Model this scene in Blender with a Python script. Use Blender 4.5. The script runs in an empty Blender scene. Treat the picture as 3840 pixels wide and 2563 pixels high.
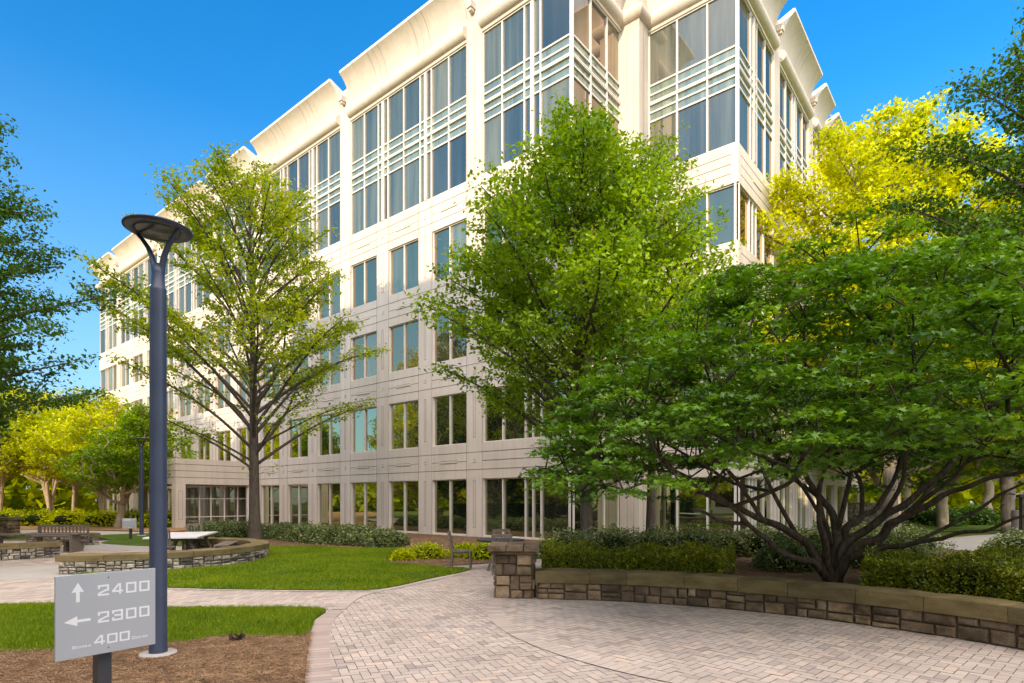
import bpy, math, random
import numpy as np
from mathutils import Vector
random.seed(7); np.random.seed(7)
R = math.radians
C = bpy.context.scene.collection
F, HZ, CX, CAMZ = 2226.0, 1877.0, 1920.0, 1.65

def G(px, py, z=0.0):
    """point at height z that a survey of the photograph gives"""
    Y = (CAMZ - z) * F / (py - HZ)
    return Vector(((px - CX) / F * Y, Y, z))
def AT(px, Y, z=0.0):
    return Vector(((px - CX) / F * Y, Y, z))

# ------------------------------------------------------------------ objects
def tag(o, label=None, cat=None, group=None, kind=None):
    if label: o['label'] = label
    if cat: o['category'] = cat
    if group: o['group'] = group
    if kind: o['kind'] = kind
    return o
def empty(name, loc, label=None, cat=None, group=None, rz=0.0):
    o = bpy.data.objects.new(name, None); C.objects.link(o)
    o.location = loc; o.rotation_euler.z = rz; o.empty_display_size = 0.2
    return tag(o, label, cat, group)
def link(name, me, parent=None, world=True):
    o = bpy.data.objects.new(name, me); C.objects.link(o)
    if parent is not None:
        o.parent = parent
        if world:
            root = parent
            loc = Vector((0, 0, 0)); rz = 0
            while root is not None:
                if root.type == 'EMPTY': loc = root.location.copy(); rz = root.rotation_euler.z
                root = root.parent
            o_parent_is_mesh = parent.type == 'MESH'
            if not o_parent_is_mesh:
                o.location = -loc
    return o
def np_mesh(name, verts, k, nf, mats, tint=None, smooth=False, idx=None, faces=None):
    me = bpy.data.meshes.new(name)
    verts = np.asarray(verts, dtype=np.float32).reshape(-1, 3)
    me.vertices.add(len(verts)); me.vertices.foreach_set('co', verts.ravel())
    if faces is None: faces = np.arange(nf * k, dtype=np.int32)
    me.loops.add(nf * k); me.loops.foreach_set('vertex_index', np.asarray(faces, dtype=np.int32).ravel())
    me.polygons.add(nf); me.polygons.foreach_set('loop_start', np.arange(0, nf * k, k, dtype=np.int32))
    if smooth: me.polygons.foreach_set('use_smooth', np.ones(nf, dtype=bool))
    for m in mats: me.materials.append(m)
    me.update(calc_edges=True)
    if tint is not None:
        a = me.attributes.new('tint', 'FLOAT', 'POINT'); a.data.foreach_set('value', np.asarray(tint, dtype=np.float32))
    return me

class MB:
    def __init__(s): s.v = []; s.f = []; s.m = []; s.t = []; s.sm = []
    def add(s, vs, fs, m=0, t=0.5, sm=False):
        b = len(s.v); s.v += [tuple(v) for v in vs]; s.t += [t] * len(vs)
        for f in fs: s.f.append([b + i for i in f]); s.m.append(m); s.sm.append(sm)
    def box(s, O, u, n, a0, a1, d0, d1, z0, z1, m=0, t=0.5):
        if t == 0.5: t = random.random()
        P = [Vector((O.x + u.x * a + n.x * d, O.y + u.y * a + n.y * d, z)) for z in (z0, z1) for d in (d0, d1) for a in (a0, a1)]
        s.add(P, [(0, 1, 3, 2), (4, 6, 7, 5), (0, 4, 5, 1), (2, 3, 7, 6), (0, 2, 6, 4), (1, 5, 7, 3)], m, t)
    def wbox(s, c, sz, rz=0, m=0, t=0.5, z0=None):
        u = Vector((math.cos(rz), math.sin(rz), 0)); n = Vector((-math.sin(rz), math.cos(rz), 0))
        s.box(Vector(c), u, n, -sz[0] / 2, sz[0] / 2, -sz[1] / 2, sz[1] / 2, c[2], c[2] + sz[2], m, t)
    def tube(s, pts, rad, k=8, m=0, t=0.5, cap=True, flat=1.0):
        pts = [Vector(p) for p in pts]; rings = []
        prev = None
        for i, p in enumerate(pts):
            d = (pts[min(i + 1, len(pts) - 1)] - pts[max(i - 1, 0)]).normalized()
            if prev is None:
                a = d.orthogonal().normalized()
            else:
                a = (prev - d * prev.dot(d)).normalized()
            prev = a; b = d.cross(a); r = rad[i] if hasattr(rad, '__len__') else rad
            rings.append([p + (a * math.cos(2 * math.pi * j / k) + b * flat * math.sin(2 * math.pi * j / k)) * r for j in range(k)])
        vs = [v for r_ in rings for v in r_]; fs = []
        for i in range(len(pts) - 1):
            for j in range(k):
                fs.append((i * k + j, i * k + (j + 1) % k, (i + 1) * k + (j + 1) % k, (i + 1) * k + j))
        s.add(vs, fs, m, t, True)
        if cap: s.add(rings[0], [tuple(range(k - 1, -1, -1))], m, t); s.add(rings[-1], [tuple(range(k))], m, t)
    def lathe(s, c, prof, k=24, m=0, t=0.5):
        c = Vector(c); vs = []; fs = []
        for r, z in prof:
            vs += [c + Vector((r * math.cos(2 * math.pi * j / k), r * math.sin(2 * math.pi * j / k), z)) for j in range(k)]
        for i in range(len(prof) - 1):
            for j in range(k): fs.append((i * k + j, i * k + (j + 1) % k, (i + 1) * k + (j + 1) % k, (i + 1) * k + j))
        s.add(vs, fs, m, t, True)
    def build(s, name, mats, parent=None, bevel=0, world=True):
        me = bpy.data.meshes.new(name); me.from_pydata(s.v, [], s.f); me.update()
        if not isinstance(mats, (list, tuple)): mats = [mats]
        for m in mats: me.materials.append(m)
        me.polygons.foreach_set('material_index', s.m); me.polygons.foreach_set('use_smooth', s.sm)
        a = me.attributes.new('tint', 'FLOAT', 'POINT'); a.data.foreach_set('value', s.t)
        o = link(name, me, parent, world)
        if bevel:
            b = o.modifiers.new('bevel', 'BEVEL'); b.width = bevel; b.segments = 2; b.limit_method = 'ANGLE'
        return o

# ------------------------------------------------------------------ materials
def mat(name):
    m = bpy.data.materials.new(name); m.use_nodes = True; m.node_tree.nodes.clear()
    return m, m.node_tree.nodes, m.node_tree.links
def nd(N, t, **k):
    n = N.new(t)
    for a, v in k.items(): setattr(n, a, v)
    return n
def mixrgb(N, L, fac, a, b, mode='MIX'):
    n = N.new('ShaderNodeMix'); n.data_type = 'RGBA'; n.blend_type = mode
    for s, v in ((0, fac), (6, a), (7, b)):
        if hasattr(v, 'default_value') or hasattr(v, 'is_linked'): L.new(v, n.inputs[s])
        elif isinstance(v, (tuple, list)): n.inputs[s].default_value = (*v, 1) if len(v) == 3 else v
        else: n.inputs[s].default_value = v
    return n.outputs[2]
def ramp(N, L, fac, stops):
    n = N.new('ShaderNodeValToRGB'); L.new(fac, n.inputs[0])
    while len(n.color_ramp.elements) < len(stops): n.color_ramp.elements.new(0.5)
    for e, (p, c) in zip(n.color_ramp.elements, stops): e.position = p; e.color = (*c, 1) if len(c) == 3 else c
    return n.outputs[0]
def noise(N, L, scale, detail=3, rough=0.55, vec=None):
    n = N.new('ShaderNodeTexNoise'); n.inputs['Scale'].default_value = scale; n.inputs['Detail'].default_value = detail
    n.inputs['Roughness'].default_value = rough
    if vec is None:
        tc = N.new('ShaderNodeNewGeometry'); vec = tc.outputs['Position']
    L.new(vec, n.inputs['Vector']); return n.outputs[0]
def surface(name, stops, scale=2.0, rough=0.8, spec=0.3, bump=0.0, bscale=30, tint=None, metallic=0, fine=None, aniso=None, streak=0):
    """noise ramp colour, optional per-piece tint range (lo,hi multiplier), bump"""
    m, N, L = mat(name)
    out = nd(N, 'ShaderNodeOutputMaterial'); p = nd(N, 'ShaderNodeBsdfPrincipled')
    p.inputs['Roughness'].default_value = rough; p.inputs['Metallic'].default_value = metallic
    p.inputs['Specular IOR Level'].default_value = spec
    vec = None
    if aniso:
        g = N.new('ShaderNodeNewGeometry'); mp = N.new('ShaderNodeMapping'); mp.inputs['Scale'].default_value = aniso
        L.new(g.outputs['Position'], mp.inputs['Vector']); vec = mp.outputs[0]
    col = ramp(N, L, noise(N, L, scale, 4, 0.6, vec), stops)
    if fine:
        f = ramp(N, L, noise(N, L, fine[0], 2, 0.6), [(0.3, (1 - fine[1],) * 3), (0.7, (1 + fine[1],) * 3)])
        col = mixrgb(N, L, 1.0, col, f, 'MULTIPLY')
    if streak:
        g2 = N.new('ShaderNodeNewGeometry'); m2 = N.new('ShaderNodeMapping'); m2.inputs['Scale'].default_value = (3.2, 3.2, .22); L.new(g2.outputs['Position'], m2.inputs['Vector'])
        col = mixrgb(N, L, 1.0, col, ramp(N, L, noise(N, L, 1.0, 5, .7, m2.outputs[0]), [(0.32, (1 - streak, 1 - streak * 1.1, 1 - streak * 1.3)), (0.6, (1.0, 1.0, 1.0))]), 'MULTIPLY')
    if tint:
        a = nd(N, 'ShaderNodeAttribute', attribute_name='tint')
        t = ramp(N, L, a.outputs['Fac'], tint)
        col = mixrgb(N, L, 1.0, col, t, 'MULTIPLY')
    L.new(col, p.inputs['Base Color'])
    if bump:
        b = nd(N, 'ShaderNodeBump'); b.inputs['Strength'].default_value = bump; b.inputs['Distance'].default_value = 0.02
        L.new(noise(N, L, bscale, 5, 0.65), b.inputs['Height']); L.new(b.outputs[0], p.inputs['Normal'])
    L.new(p.outputs[0], out.inputs[0]); return m
def leafmat(name, dark, light, trans, tfac=0.35, gloss=0.06, nscale=0.8):
    m, N, L = mat(name); out = nd(N, 'ShaderNodeOutputMaterial')
    a = nd(N, 'ShaderNodeAttribute', attribute_name='tint')
    nz = noise(N, L, nscale, 2)
    ad = nd(N, 'ShaderNodeMath', operation='ADD'); L.new(a.outputs['Fac'], ad.inputs[0]); L.new(nz, ad.inputs[1])
    sb = nd(N, 'ShaderNodeMath', operation='MULTIPLY'); L.new(ad.outputs[0], sb.inputs[0]); sb.inputs[1].default_value = 0.5
    col = ramp(N, L, sb.outputs[0], [(0.2, dark), (0.66, light), (0.85, tuple(min(1, c * k_) for c, k_ in zip(light, (1.6, 1.25, 1.1))))])
    d = nd(N, 'ShaderNodeBsdfDiffuse'); L.new(col, d.inputs[0])
    t = nd(N, 'ShaderNodeBsdfTranslucent'); L.new(mixrgb(N, L, 1.0, col, trans, 'MULTIPLY'), t.inputs[0])
    g = nd(N, 'ShaderNodeBsdfGlossy'); g.inputs['Roughness'].default_value = 0.45; g.inputs[0].default_value = (.9, .95, 1, 1)
    m1 = nd(N, 'ShaderNodeMixShader'); m1.inputs[0].default_value = tfac; L.new(d.outputs[0], m1.inputs[1]); L.new(t.outputs[0], m1.inputs[2])
    m2 = nd(N, 'ShaderNodeMixShader'); m2.inputs[0].default_value = gloss; L.new(m1.outputs[0], m2.inputs[1]); L.new(g.outputs[0], m2.inputs[2])
    L.new(m2.outputs[0], out.inputs[0]); return m
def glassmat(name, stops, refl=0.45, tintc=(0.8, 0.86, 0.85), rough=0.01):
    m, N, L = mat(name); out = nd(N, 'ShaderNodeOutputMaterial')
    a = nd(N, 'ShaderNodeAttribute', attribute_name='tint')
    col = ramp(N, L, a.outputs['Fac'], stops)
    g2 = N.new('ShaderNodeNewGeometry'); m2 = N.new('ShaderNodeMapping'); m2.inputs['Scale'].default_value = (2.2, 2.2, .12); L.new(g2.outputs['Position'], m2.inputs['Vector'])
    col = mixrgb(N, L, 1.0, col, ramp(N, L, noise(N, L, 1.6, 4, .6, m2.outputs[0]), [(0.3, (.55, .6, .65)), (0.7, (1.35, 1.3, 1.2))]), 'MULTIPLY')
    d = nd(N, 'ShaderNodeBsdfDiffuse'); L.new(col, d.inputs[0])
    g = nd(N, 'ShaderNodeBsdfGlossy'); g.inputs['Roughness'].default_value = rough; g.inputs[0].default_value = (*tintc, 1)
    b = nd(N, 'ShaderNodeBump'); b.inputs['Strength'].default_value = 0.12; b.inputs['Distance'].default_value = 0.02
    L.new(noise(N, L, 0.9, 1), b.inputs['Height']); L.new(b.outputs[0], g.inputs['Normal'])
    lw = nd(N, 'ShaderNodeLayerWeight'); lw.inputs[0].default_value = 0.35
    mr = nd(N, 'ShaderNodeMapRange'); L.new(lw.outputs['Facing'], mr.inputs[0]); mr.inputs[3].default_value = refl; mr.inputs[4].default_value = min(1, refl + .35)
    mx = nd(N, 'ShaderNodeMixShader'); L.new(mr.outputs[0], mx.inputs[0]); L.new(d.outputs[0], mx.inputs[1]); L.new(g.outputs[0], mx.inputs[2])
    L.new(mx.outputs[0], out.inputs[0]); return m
M = {}
M['precast'] = surface('precast', [(0.3, (.62, .54, .455)), (0.7, (.71, .62, .525))], 0.5, 0.85, 0.2, 0.15, 40, fine=(45, .05), streak=.10, tint=[(0.0, (.93, .925, .915)), (1.0, (1.03, 1.03, 1.03))])
M['joint'] = surface('joint', [(0.3, (.13, .10, .075)), (0.7, (.18, .14, .10))], 3, 0.9, 0.1)
M['mullion'] = surface('mullion', [(0.3, (.66, .60, .52)), (0.7, (.72, .66, .58))], 3, 0.4, 0.4)
M['mullion_dark'] = surface('mullion_dark', [(0.3, (.05, .045, .04)), (0.7, (.07, .06, .05))], 3, 0.4, 0.4)
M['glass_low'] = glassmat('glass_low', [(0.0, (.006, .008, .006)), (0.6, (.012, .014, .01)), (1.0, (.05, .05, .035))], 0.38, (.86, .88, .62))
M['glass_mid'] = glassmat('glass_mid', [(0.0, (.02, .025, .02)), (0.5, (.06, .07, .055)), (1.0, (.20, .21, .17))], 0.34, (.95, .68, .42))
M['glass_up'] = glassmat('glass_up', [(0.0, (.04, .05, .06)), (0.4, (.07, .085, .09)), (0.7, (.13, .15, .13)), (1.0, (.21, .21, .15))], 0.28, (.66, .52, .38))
M['spandrel_glass'] = glassmat('spandrel_glass', [(0.0, (.17, .215, .17)), (1.0, (.21, .26, .21))], 0.12)
M['roof'] = surface('roof_membrane', [(0.3, (.3, .28, .26)), (0.7, (.36, .34, .31))], 1, 0.9, 0.1)
M['soffit'] = surface('soffit', [(0.3, (.35, .3, .25)), (0.7, (.4, .35, .3))], 1, 0.9, 0.1)
M['paver'] = surface('paver', [(0.3, (.42, .355, .31)), (0.7, (.545, .47, .41))], 0.9, 0.85, 0.25, 0.25, 90,
                     tint=[(0.0, (.70, .69, .70)), (0.3, (.88, .86, .85)), (0.7, (1.0, .98, .95)), (1.0, (1.1, 1.02, .93))], fine=(140, .10))
M['paver_pink'] = surface('paver_pink', [(0.3, (.40, .325, .28)), (0.7, (.47, .39, .34))], 0.7, 0.85, 0.25, 0.25, 90,
                     tint=[(0.0, (.75, .75, .75)), (0.5, (.95, .93, .92)), (1.0, (1.1, 1.04, .98))], fine=(140, .10))
M['paver_joint'] = surface('paver_joint', [(0.3, (.13, .105, .085)), (0.7, (.20, .165, .135))], 6, 0.95, 0.1)
M['concrete'] = surface('concrete', [(0.3, (.34, .315, .285)), (0.7, (.42, .39, .35))], 0.8, 0.85, 0.25, 0.15, 60, fine=(80, .06))
M['stone'] = surface('rubble_stone', [(0.25, (.05, .038, .026)), (0.45, (.15, .11, .07)), (0.62, (.24, .185, .125)), (0.8, (.36, .30, .22))], 3.2, 0.85, 0.25, 0.9, 14,
                     tint=[(0.0, (.50, .48, .47)), (0.3, (.78, .75, .72)), (0.6, (1.0, .93, .84)), (1.0, (1.5, 1.4, 1.25))], fine=(60, .18))
M['cap_stone'] = surface('cap_stone', [(0.25, (.10, .078, .035)), (0.5, (.17, .135, .065)), (0.8, (.25, .20, .11))], 2.2, 0.9, 0.2, 0.6, 22,
                     tint=[(0.0, (.8, .8, .8)), (1.0, (1.15, 1.1, 1.02))], fine=(120, .12), aniso=(1, 1, 3))
M['stone_grey'] = surface('grey_rubble', [(0.25, (.09, .08, .065)), (0.45, (.24, .215, .18)), (0.62, (.36, .33, .28)), (0.8, (.52, .49, .43))], 5.0, 0.85, 0.25, 0.9, 18,
                     tint=[(0.0, (.25, .25, .26)), (0.3, (.7, .69, .68)), (0.6, (1.0, .97, .92)), (1.0, (1.45, 1.42, 1.35))], fine=(60, .2))
M['mortar'] = surface('mortar', [(0.3, (.045, .036, .026)), (0.7, (.13, .10, .075))], 8, 0.95, 0.1)
M['bark'] = surface('bark', [(0.3, (.025, .02, .014)), (0.7, (.095, .075, .052))], 6, 0.9, 0.15, 0.8, 25, aniso=(3, 3, .6))
M['bark_grey'] = surface('bark_grey', [(0.3, (.14, .11, .085)), (0.7, (.28, .23, .18))], 5, 0.9, 0.15, 0.8, 25, aniso=(3, 3, .6))
M['bark_mid'] = surface('bark_mid', [(0.3, (.05, .04, .03)), (0.7, (.13, .105, .08))], 5, 0.9, 0.15, 0.8, 25, aniso=(3, 3, .6))
M['bark_tan'] = surface('bark_tan', [(0.3, (.32, .24, .155)), (0.7, (.50, .40, .28))], 4, 0.8, 0.2, 0.4, 20, aniso=(2, 2, .6))
M['soil'] = surface('soil', [(0.3, (.10, .06, .035)), (0.7, (.20, .13, .08))], 3, 0.95, 0.1, 0.8, 30, fine=(60, .25))
M['straw'] = surface('pine_straw', [(0.3, (.24, .15, .085)), (0.7, (.40, .27, .16))], 5, 0.8, 0.2, tint=[(0.0, (.22, .2, .18)), (0.5, (.8, .75, .7)), (1.0, (1.7, 1.55, 1.35))])
M['turf'] = surface('turf', [(0.3, (.035, .075, .006)), (0.7, (.10, .15, .02))], 1.2, 0.9, 0.1, 0.6, 60, fine=(50, .25))
M['lawnfar'] = surface('meadow', [(0.3, (.05, .09, .012)), (0.7, (.12, .13, .03))], 0.35, 0.9, 0.1, 0.5, 20, fine=(10, .25))
M['blade'] = leafmat('grass_blade', (.05, .115, .002), (.25, .34, .006), (1.2, 1.25, .3), 0.3, 0.015, 0.7)
M['lamp_paint'] = surface('lamp_paint', [(0.3, (.036, .048, .088)), (0.7, (.046, .060, .104))], 3, 0.38, 0.5, fine=(200, .05))
M['sign_face'] = surface('sign_face', [(0.3, (.40, .41, .44)), (0.7, (.43, .44, .47))], 2, 0.45, 0.4)
M['sign_text'] = surface('sign_text', [(0.3, (.78, .78, .80)), (0.7, (.82, .82, .84))], 3, 0.5, 0.4)
M['sign_post'] = surface('sign_post', [(0.3, (.045, .045, .05)), (0.7, (.06, .06, .065))], 3, 0.4, 0.5)
M['wood_grey'] = surface('weathered_wood', [(0.3, (.11, .085, .07)), (0.7, (.21, .17, .14))], 5, 0.8, 0.2, 0.3, 60, aniso=(1, 6, 6))
M['table_light'] = surface('table_light', [(0.3, (.55, .54, .53)), (0.7, (.62, .61, .60))], 3, 0.5, 0.4)
M['table_dark'] = surface('table_dark', [(0.3, (.02, .022, .03)), (0.7, (.035, .037, .045))], 3, 0.5, 0.3)
M['leaf_maple'] = leafmat('leaf_maple', (.010, .048, .003), (.15, .30, .018), (1.3, 1.25, .2), 0.32, 0.03, 0.55)
M['leaf_mid'] = leafmat('leaf_mid', (.030, .105, .002), (.30, .45, .004), (1.4, 1.3, .2), 0.42, 0.02, 0.45)
M['leaf_left'] = leafmat('leaf_left', (.06, .15, .002), (.38, .48, .004), (1.5, 1.25, .2), 0.45, 0.015, 0.4)
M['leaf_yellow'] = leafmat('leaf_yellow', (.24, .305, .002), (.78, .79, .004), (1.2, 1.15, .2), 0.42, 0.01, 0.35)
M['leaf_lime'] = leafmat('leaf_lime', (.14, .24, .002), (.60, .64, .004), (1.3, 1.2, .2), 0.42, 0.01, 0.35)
M['leaf_dark'] = leafmat('leaf_dark', (.010, .045, .004), (.09, .19, .010), (1.3, 1.2, .2), 0.38, 0.025, 0.45)
M['leaf_box'] = leafmat('leaf_boxwood', (.03, .06, .003), (.32, .36, .016), (1.3, 1.2, .3), 0.28, 0.03, 3.0)
M['leaf_shrub'] = leafmat('leaf_shrub', (.03, .065, .012), (.21, .26, .075), (1.3, 1.2, .5), 0.3, 0.05, 2.5)
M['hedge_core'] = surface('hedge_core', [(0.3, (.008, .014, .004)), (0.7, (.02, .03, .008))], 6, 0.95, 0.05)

# ------------------------------------------------------------------ vegetation
def unit(a): return a / np.maximum(np.linalg.norm(a, axis=-1, keepdims=True), 1e-9)
SH_RH = np.array([[0, 0, 0], [.32, .38, .06], [0, 1, -.05], [-.32, .38, .06]])
a_ = [(-.10, .0), (-.55, .02), (-.28, .22), (-.62, .55), (-.18, .48), (0, 1.0), (.18, .48), (.62, .55), (.28, .22), (.55, .02), (.10, .0)]
SH_MA = np.array([[x, y, -.18 * abs(x)] for x, y in a_])
def leaf_mesh(name, pos, size, m, shape=SH_RH, up=1.0, jit=0.35, tint=None, rng=None):
    rng = rng or np.random
    n = len(pos); k = len(shape)
    nrm = unit(rng.normal(size=(n, 3)) * 0.55 + np.array([0, 0, up]))
    t = rng.normal(size=(n, 3)); t[:, 2] -= 0.25; t = unit(t - nrm * np.sum(t * nrm, 1, keepdims=True)); b = np.cross(nrm, t)
    s = size * rng.uniform(1 - jit, 1 + jit, size=(n, 1, 1))
    v = pos[:, None, :] + s * (shape[None, :, 0:1] * b[:, None, :] + shape[None, :, 1:2] * t[:, None, :] + shape[None, :, 2:3] * nrm[:, None, :])
    if tint is None: tint = rng.uniform(0, 1, n)
    return np_mesh(name, v.reshape(-1, 3), k, n, [m], np.repeat(tint, k))
def spray(centers, per, sx, sz, rng):
    c = np.repeat(centers, per, axis=0); d = rng.normal(size=c.shape)
    r = rng.uniform(0.2, 1, size=(len(c), 1)) ** 0.6; d = unit(d) * r
    return c + d * np.array([sx, sx, sz]), np.repeat(rng.uniform(0, 1, len(centers)), per)
def grow(stems, clusters, rng, step=0.45, wpath=0.3, bow=0.12, jit=0.05, tip=0.008, power=2.3, rise=0.35):
    """skeleton: stems = list of polylines; every cluster is joined to it by a bent twig"""
    P = []; par = []; plen = []
    for st in stems:
        prev = -1
        for i, p in enumerate(st):
            if i == 0 and P and prev == -1 and len(stems) > 1 and np.linalg.norm(np.array(P[0]) - p) < 1e-6: prev = 0; continue
            P.append(np.array(p, float)); par.append(prev); plen.append(0 if prev < 0 else plen[prev] + np.linalg.norm(P[-1] - P[prev])); prev = len(P) - 1
    base = P[0]
    order = np.argsort(np.linalg.norm(clusters - base, axis=1))
    for ci in order:
        c = clusters[ci]; A = np.array(P); d = np.linalg.norm(A - c, axis=1)
        hd = np.linalg.norm((A - c)[:, :2], axis=1); bad = np.maximum(0, A[:, 2] - c[2] + rise * hd) * 1.2
        cost = d + wpath * np.array(plen) + bad + (np.array(plen) < 0.6) * 3
        j = int(np.argmin(cost)); n = max(1, int(d[j] / step)); prev = j; p0 = P[j]
        for q in range(1, n + 1):
            f = q / n; p = p0 + (c - p0) * f + np.array([0, 0, -bow * d[j] * math.sin(math.pi * f)]) * (1 if c[2] > p0[2] else -1)
            if q < n: p = p + rng.normal(size=3) * jit
            P.append(p); par.append(prev); plen.append(plen[prev] + np.linalg.norm(p - P[prev])); prev = len(P) - 1
    n = len(P); w = np.zeros(n); w_child = np.zeros(n)
    for i in range(n - 1, -1, -1):
        w[i] = (w_child[i] + (tip ** power if w_child[i] == 0 else 0))
        if par[i] >= 0: w_child[par[i]] += w[i]
    return np.array(P), np.array(par), w ** (1 / power)
def tubes(P, par, rad, k, scale, rmin=0.0, flare=None):
    v = []; f = []; b = 0
    ang = np.arange(k) * 2 * math.pi / k; ca, sa = np.cos(ang), np.sin(ang)
    idx = [i for i in range(len(P)) if par[i] >= 0 and rad[i] * scale > rmin]
    dirs = {}
    for i in range(len(P)):
        if par[i] >= 0: dirs[i] = (P[i] - P[par[i]]) / max(np.linalg.norm(P[i] - P[par[i]]), 1e-6)
    for i in idx:
        j = par[i]; d1 = dirs[i]; d0 = dirs.get(j, d1)
        if np.dot(d0, d1) < 0.6: d0 = d1
        else: d0 = (d0 + d1); d0 /= np.linalg.norm(d0)
        r1 = rad[i] * scale; r0 = min(rad[j] * scale, r1 * 1.35)
        for p, d, r in ((P[j], d0, r0), (P[i], d1, r1)):
            a = np.array([1, 0, 0]) - d * d[0] if abs(d[0]) < 0.8 else np.array([0, 1, 0]) - d * d[1]
            a = a / np.linalg.norm(a); c = np.cross(d, a)
            if flare and p[2] < flare[0]: r = r * (1 + flare[1] * (1 - p[2] / flare[0]) ** 2)
            v.append(p + r * (ca[:, None] * a + sa[:, None] * c))
        f += [(b + q, b + (q + 1) % k, b + k + (q + 1) % k, b + k + q) for q in range(k)]; b += 2 * k
    return np.concatenate(v), np.array(f)
def tree(name, base, h, z0, prof, ncl, per, lsz, leafm, barkm, label, cat='tree', group=None, seed=1, trunk_r=0.15, lobes=0.18,
         spr=(0.45, 0.22), off=(0, 0), shape=SH_RH, stems=None, tmin=0.006, shell=0.42, lean=(0, 0), maxz=0.86, up=0.9, power=2.3, lsc=1.0, wpath=0.3, rise=0.6, bow=.08):
    rng = np.random.RandomState(seed); root = empty(name, base, label, cat, group)
    t = rng.uniform(0, 1, ncl * 6); ts = [p[0] for p in prof]; rs = [p[1] for p in prof]
    rr = np.interp(t, ts, rs); keep = rng.uniform(0, 1, len(t)) < (rr / max(rs)) ** 1.6
    t = t[keep][:ncl]; rr = rr[keep][:ncl]; n = len(t); th = rng.uniform(0, 2 * math.pi, n)
    ph = rng.uniform(0, 6.28, 6)
    lob = 1 + lobes * (np.sin(2 * th + ph[0] + 3 * t) + np.sin(3 * th + ph[1] - 5 * t) * .8 + np.sin(5 * th + ph[2] + 9 * t) * .6)
    rad = rr * lob * rng.uniform(0, 1, n) ** shell
    cl = np.stack([base[0] + off[0] * t ** .5 + rad * np.cos(th), base[1] + off[1] * t ** .5 + rad * np.sin(th), base[2] + z0 + (h - z0) * t + rng.normal(size=n) * .12], 1)
    if stems is None:
        m_ = int(h * maxz / 0.5); st = []
        for i in range(m_ + 1):
            f = i / m_; st.append((base[0] + (off[0] + lean[0]) * f + (rng.normal() * .05 if i > 2 else 0), base[1] + (off[1] + lean[1]) * f + (rng.normal() * .05 if i > 2 else 0), base[2] - 0.1 + h * maxz * f))
        stems = [st]
    P, par, w = grow(stems, cl, rng, power=power, wpath=wpath, rise=rise, bow=bow)
    sc = trunk_r / w[0]
    V, Fc = tubes(P, par, w, 7, sc, tmin)
    zz = base[2]
    me = np_mesh('trunk', V, 4, len(Fc), [barkm], smooth=True, faces=Fc)
    link('trunk', me, root)
    pos, cv = spray(cl, per, spr[0], spr[1], rng)
    tn = np.clip(cv * .55 + rng.uniform(0, .45, len(pos)), 0, 1)
    link('crown', leaf_mesh('crown', pos, lsz, leafm, shape, up, tint=tn, rng=rng), root)
    return root
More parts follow.
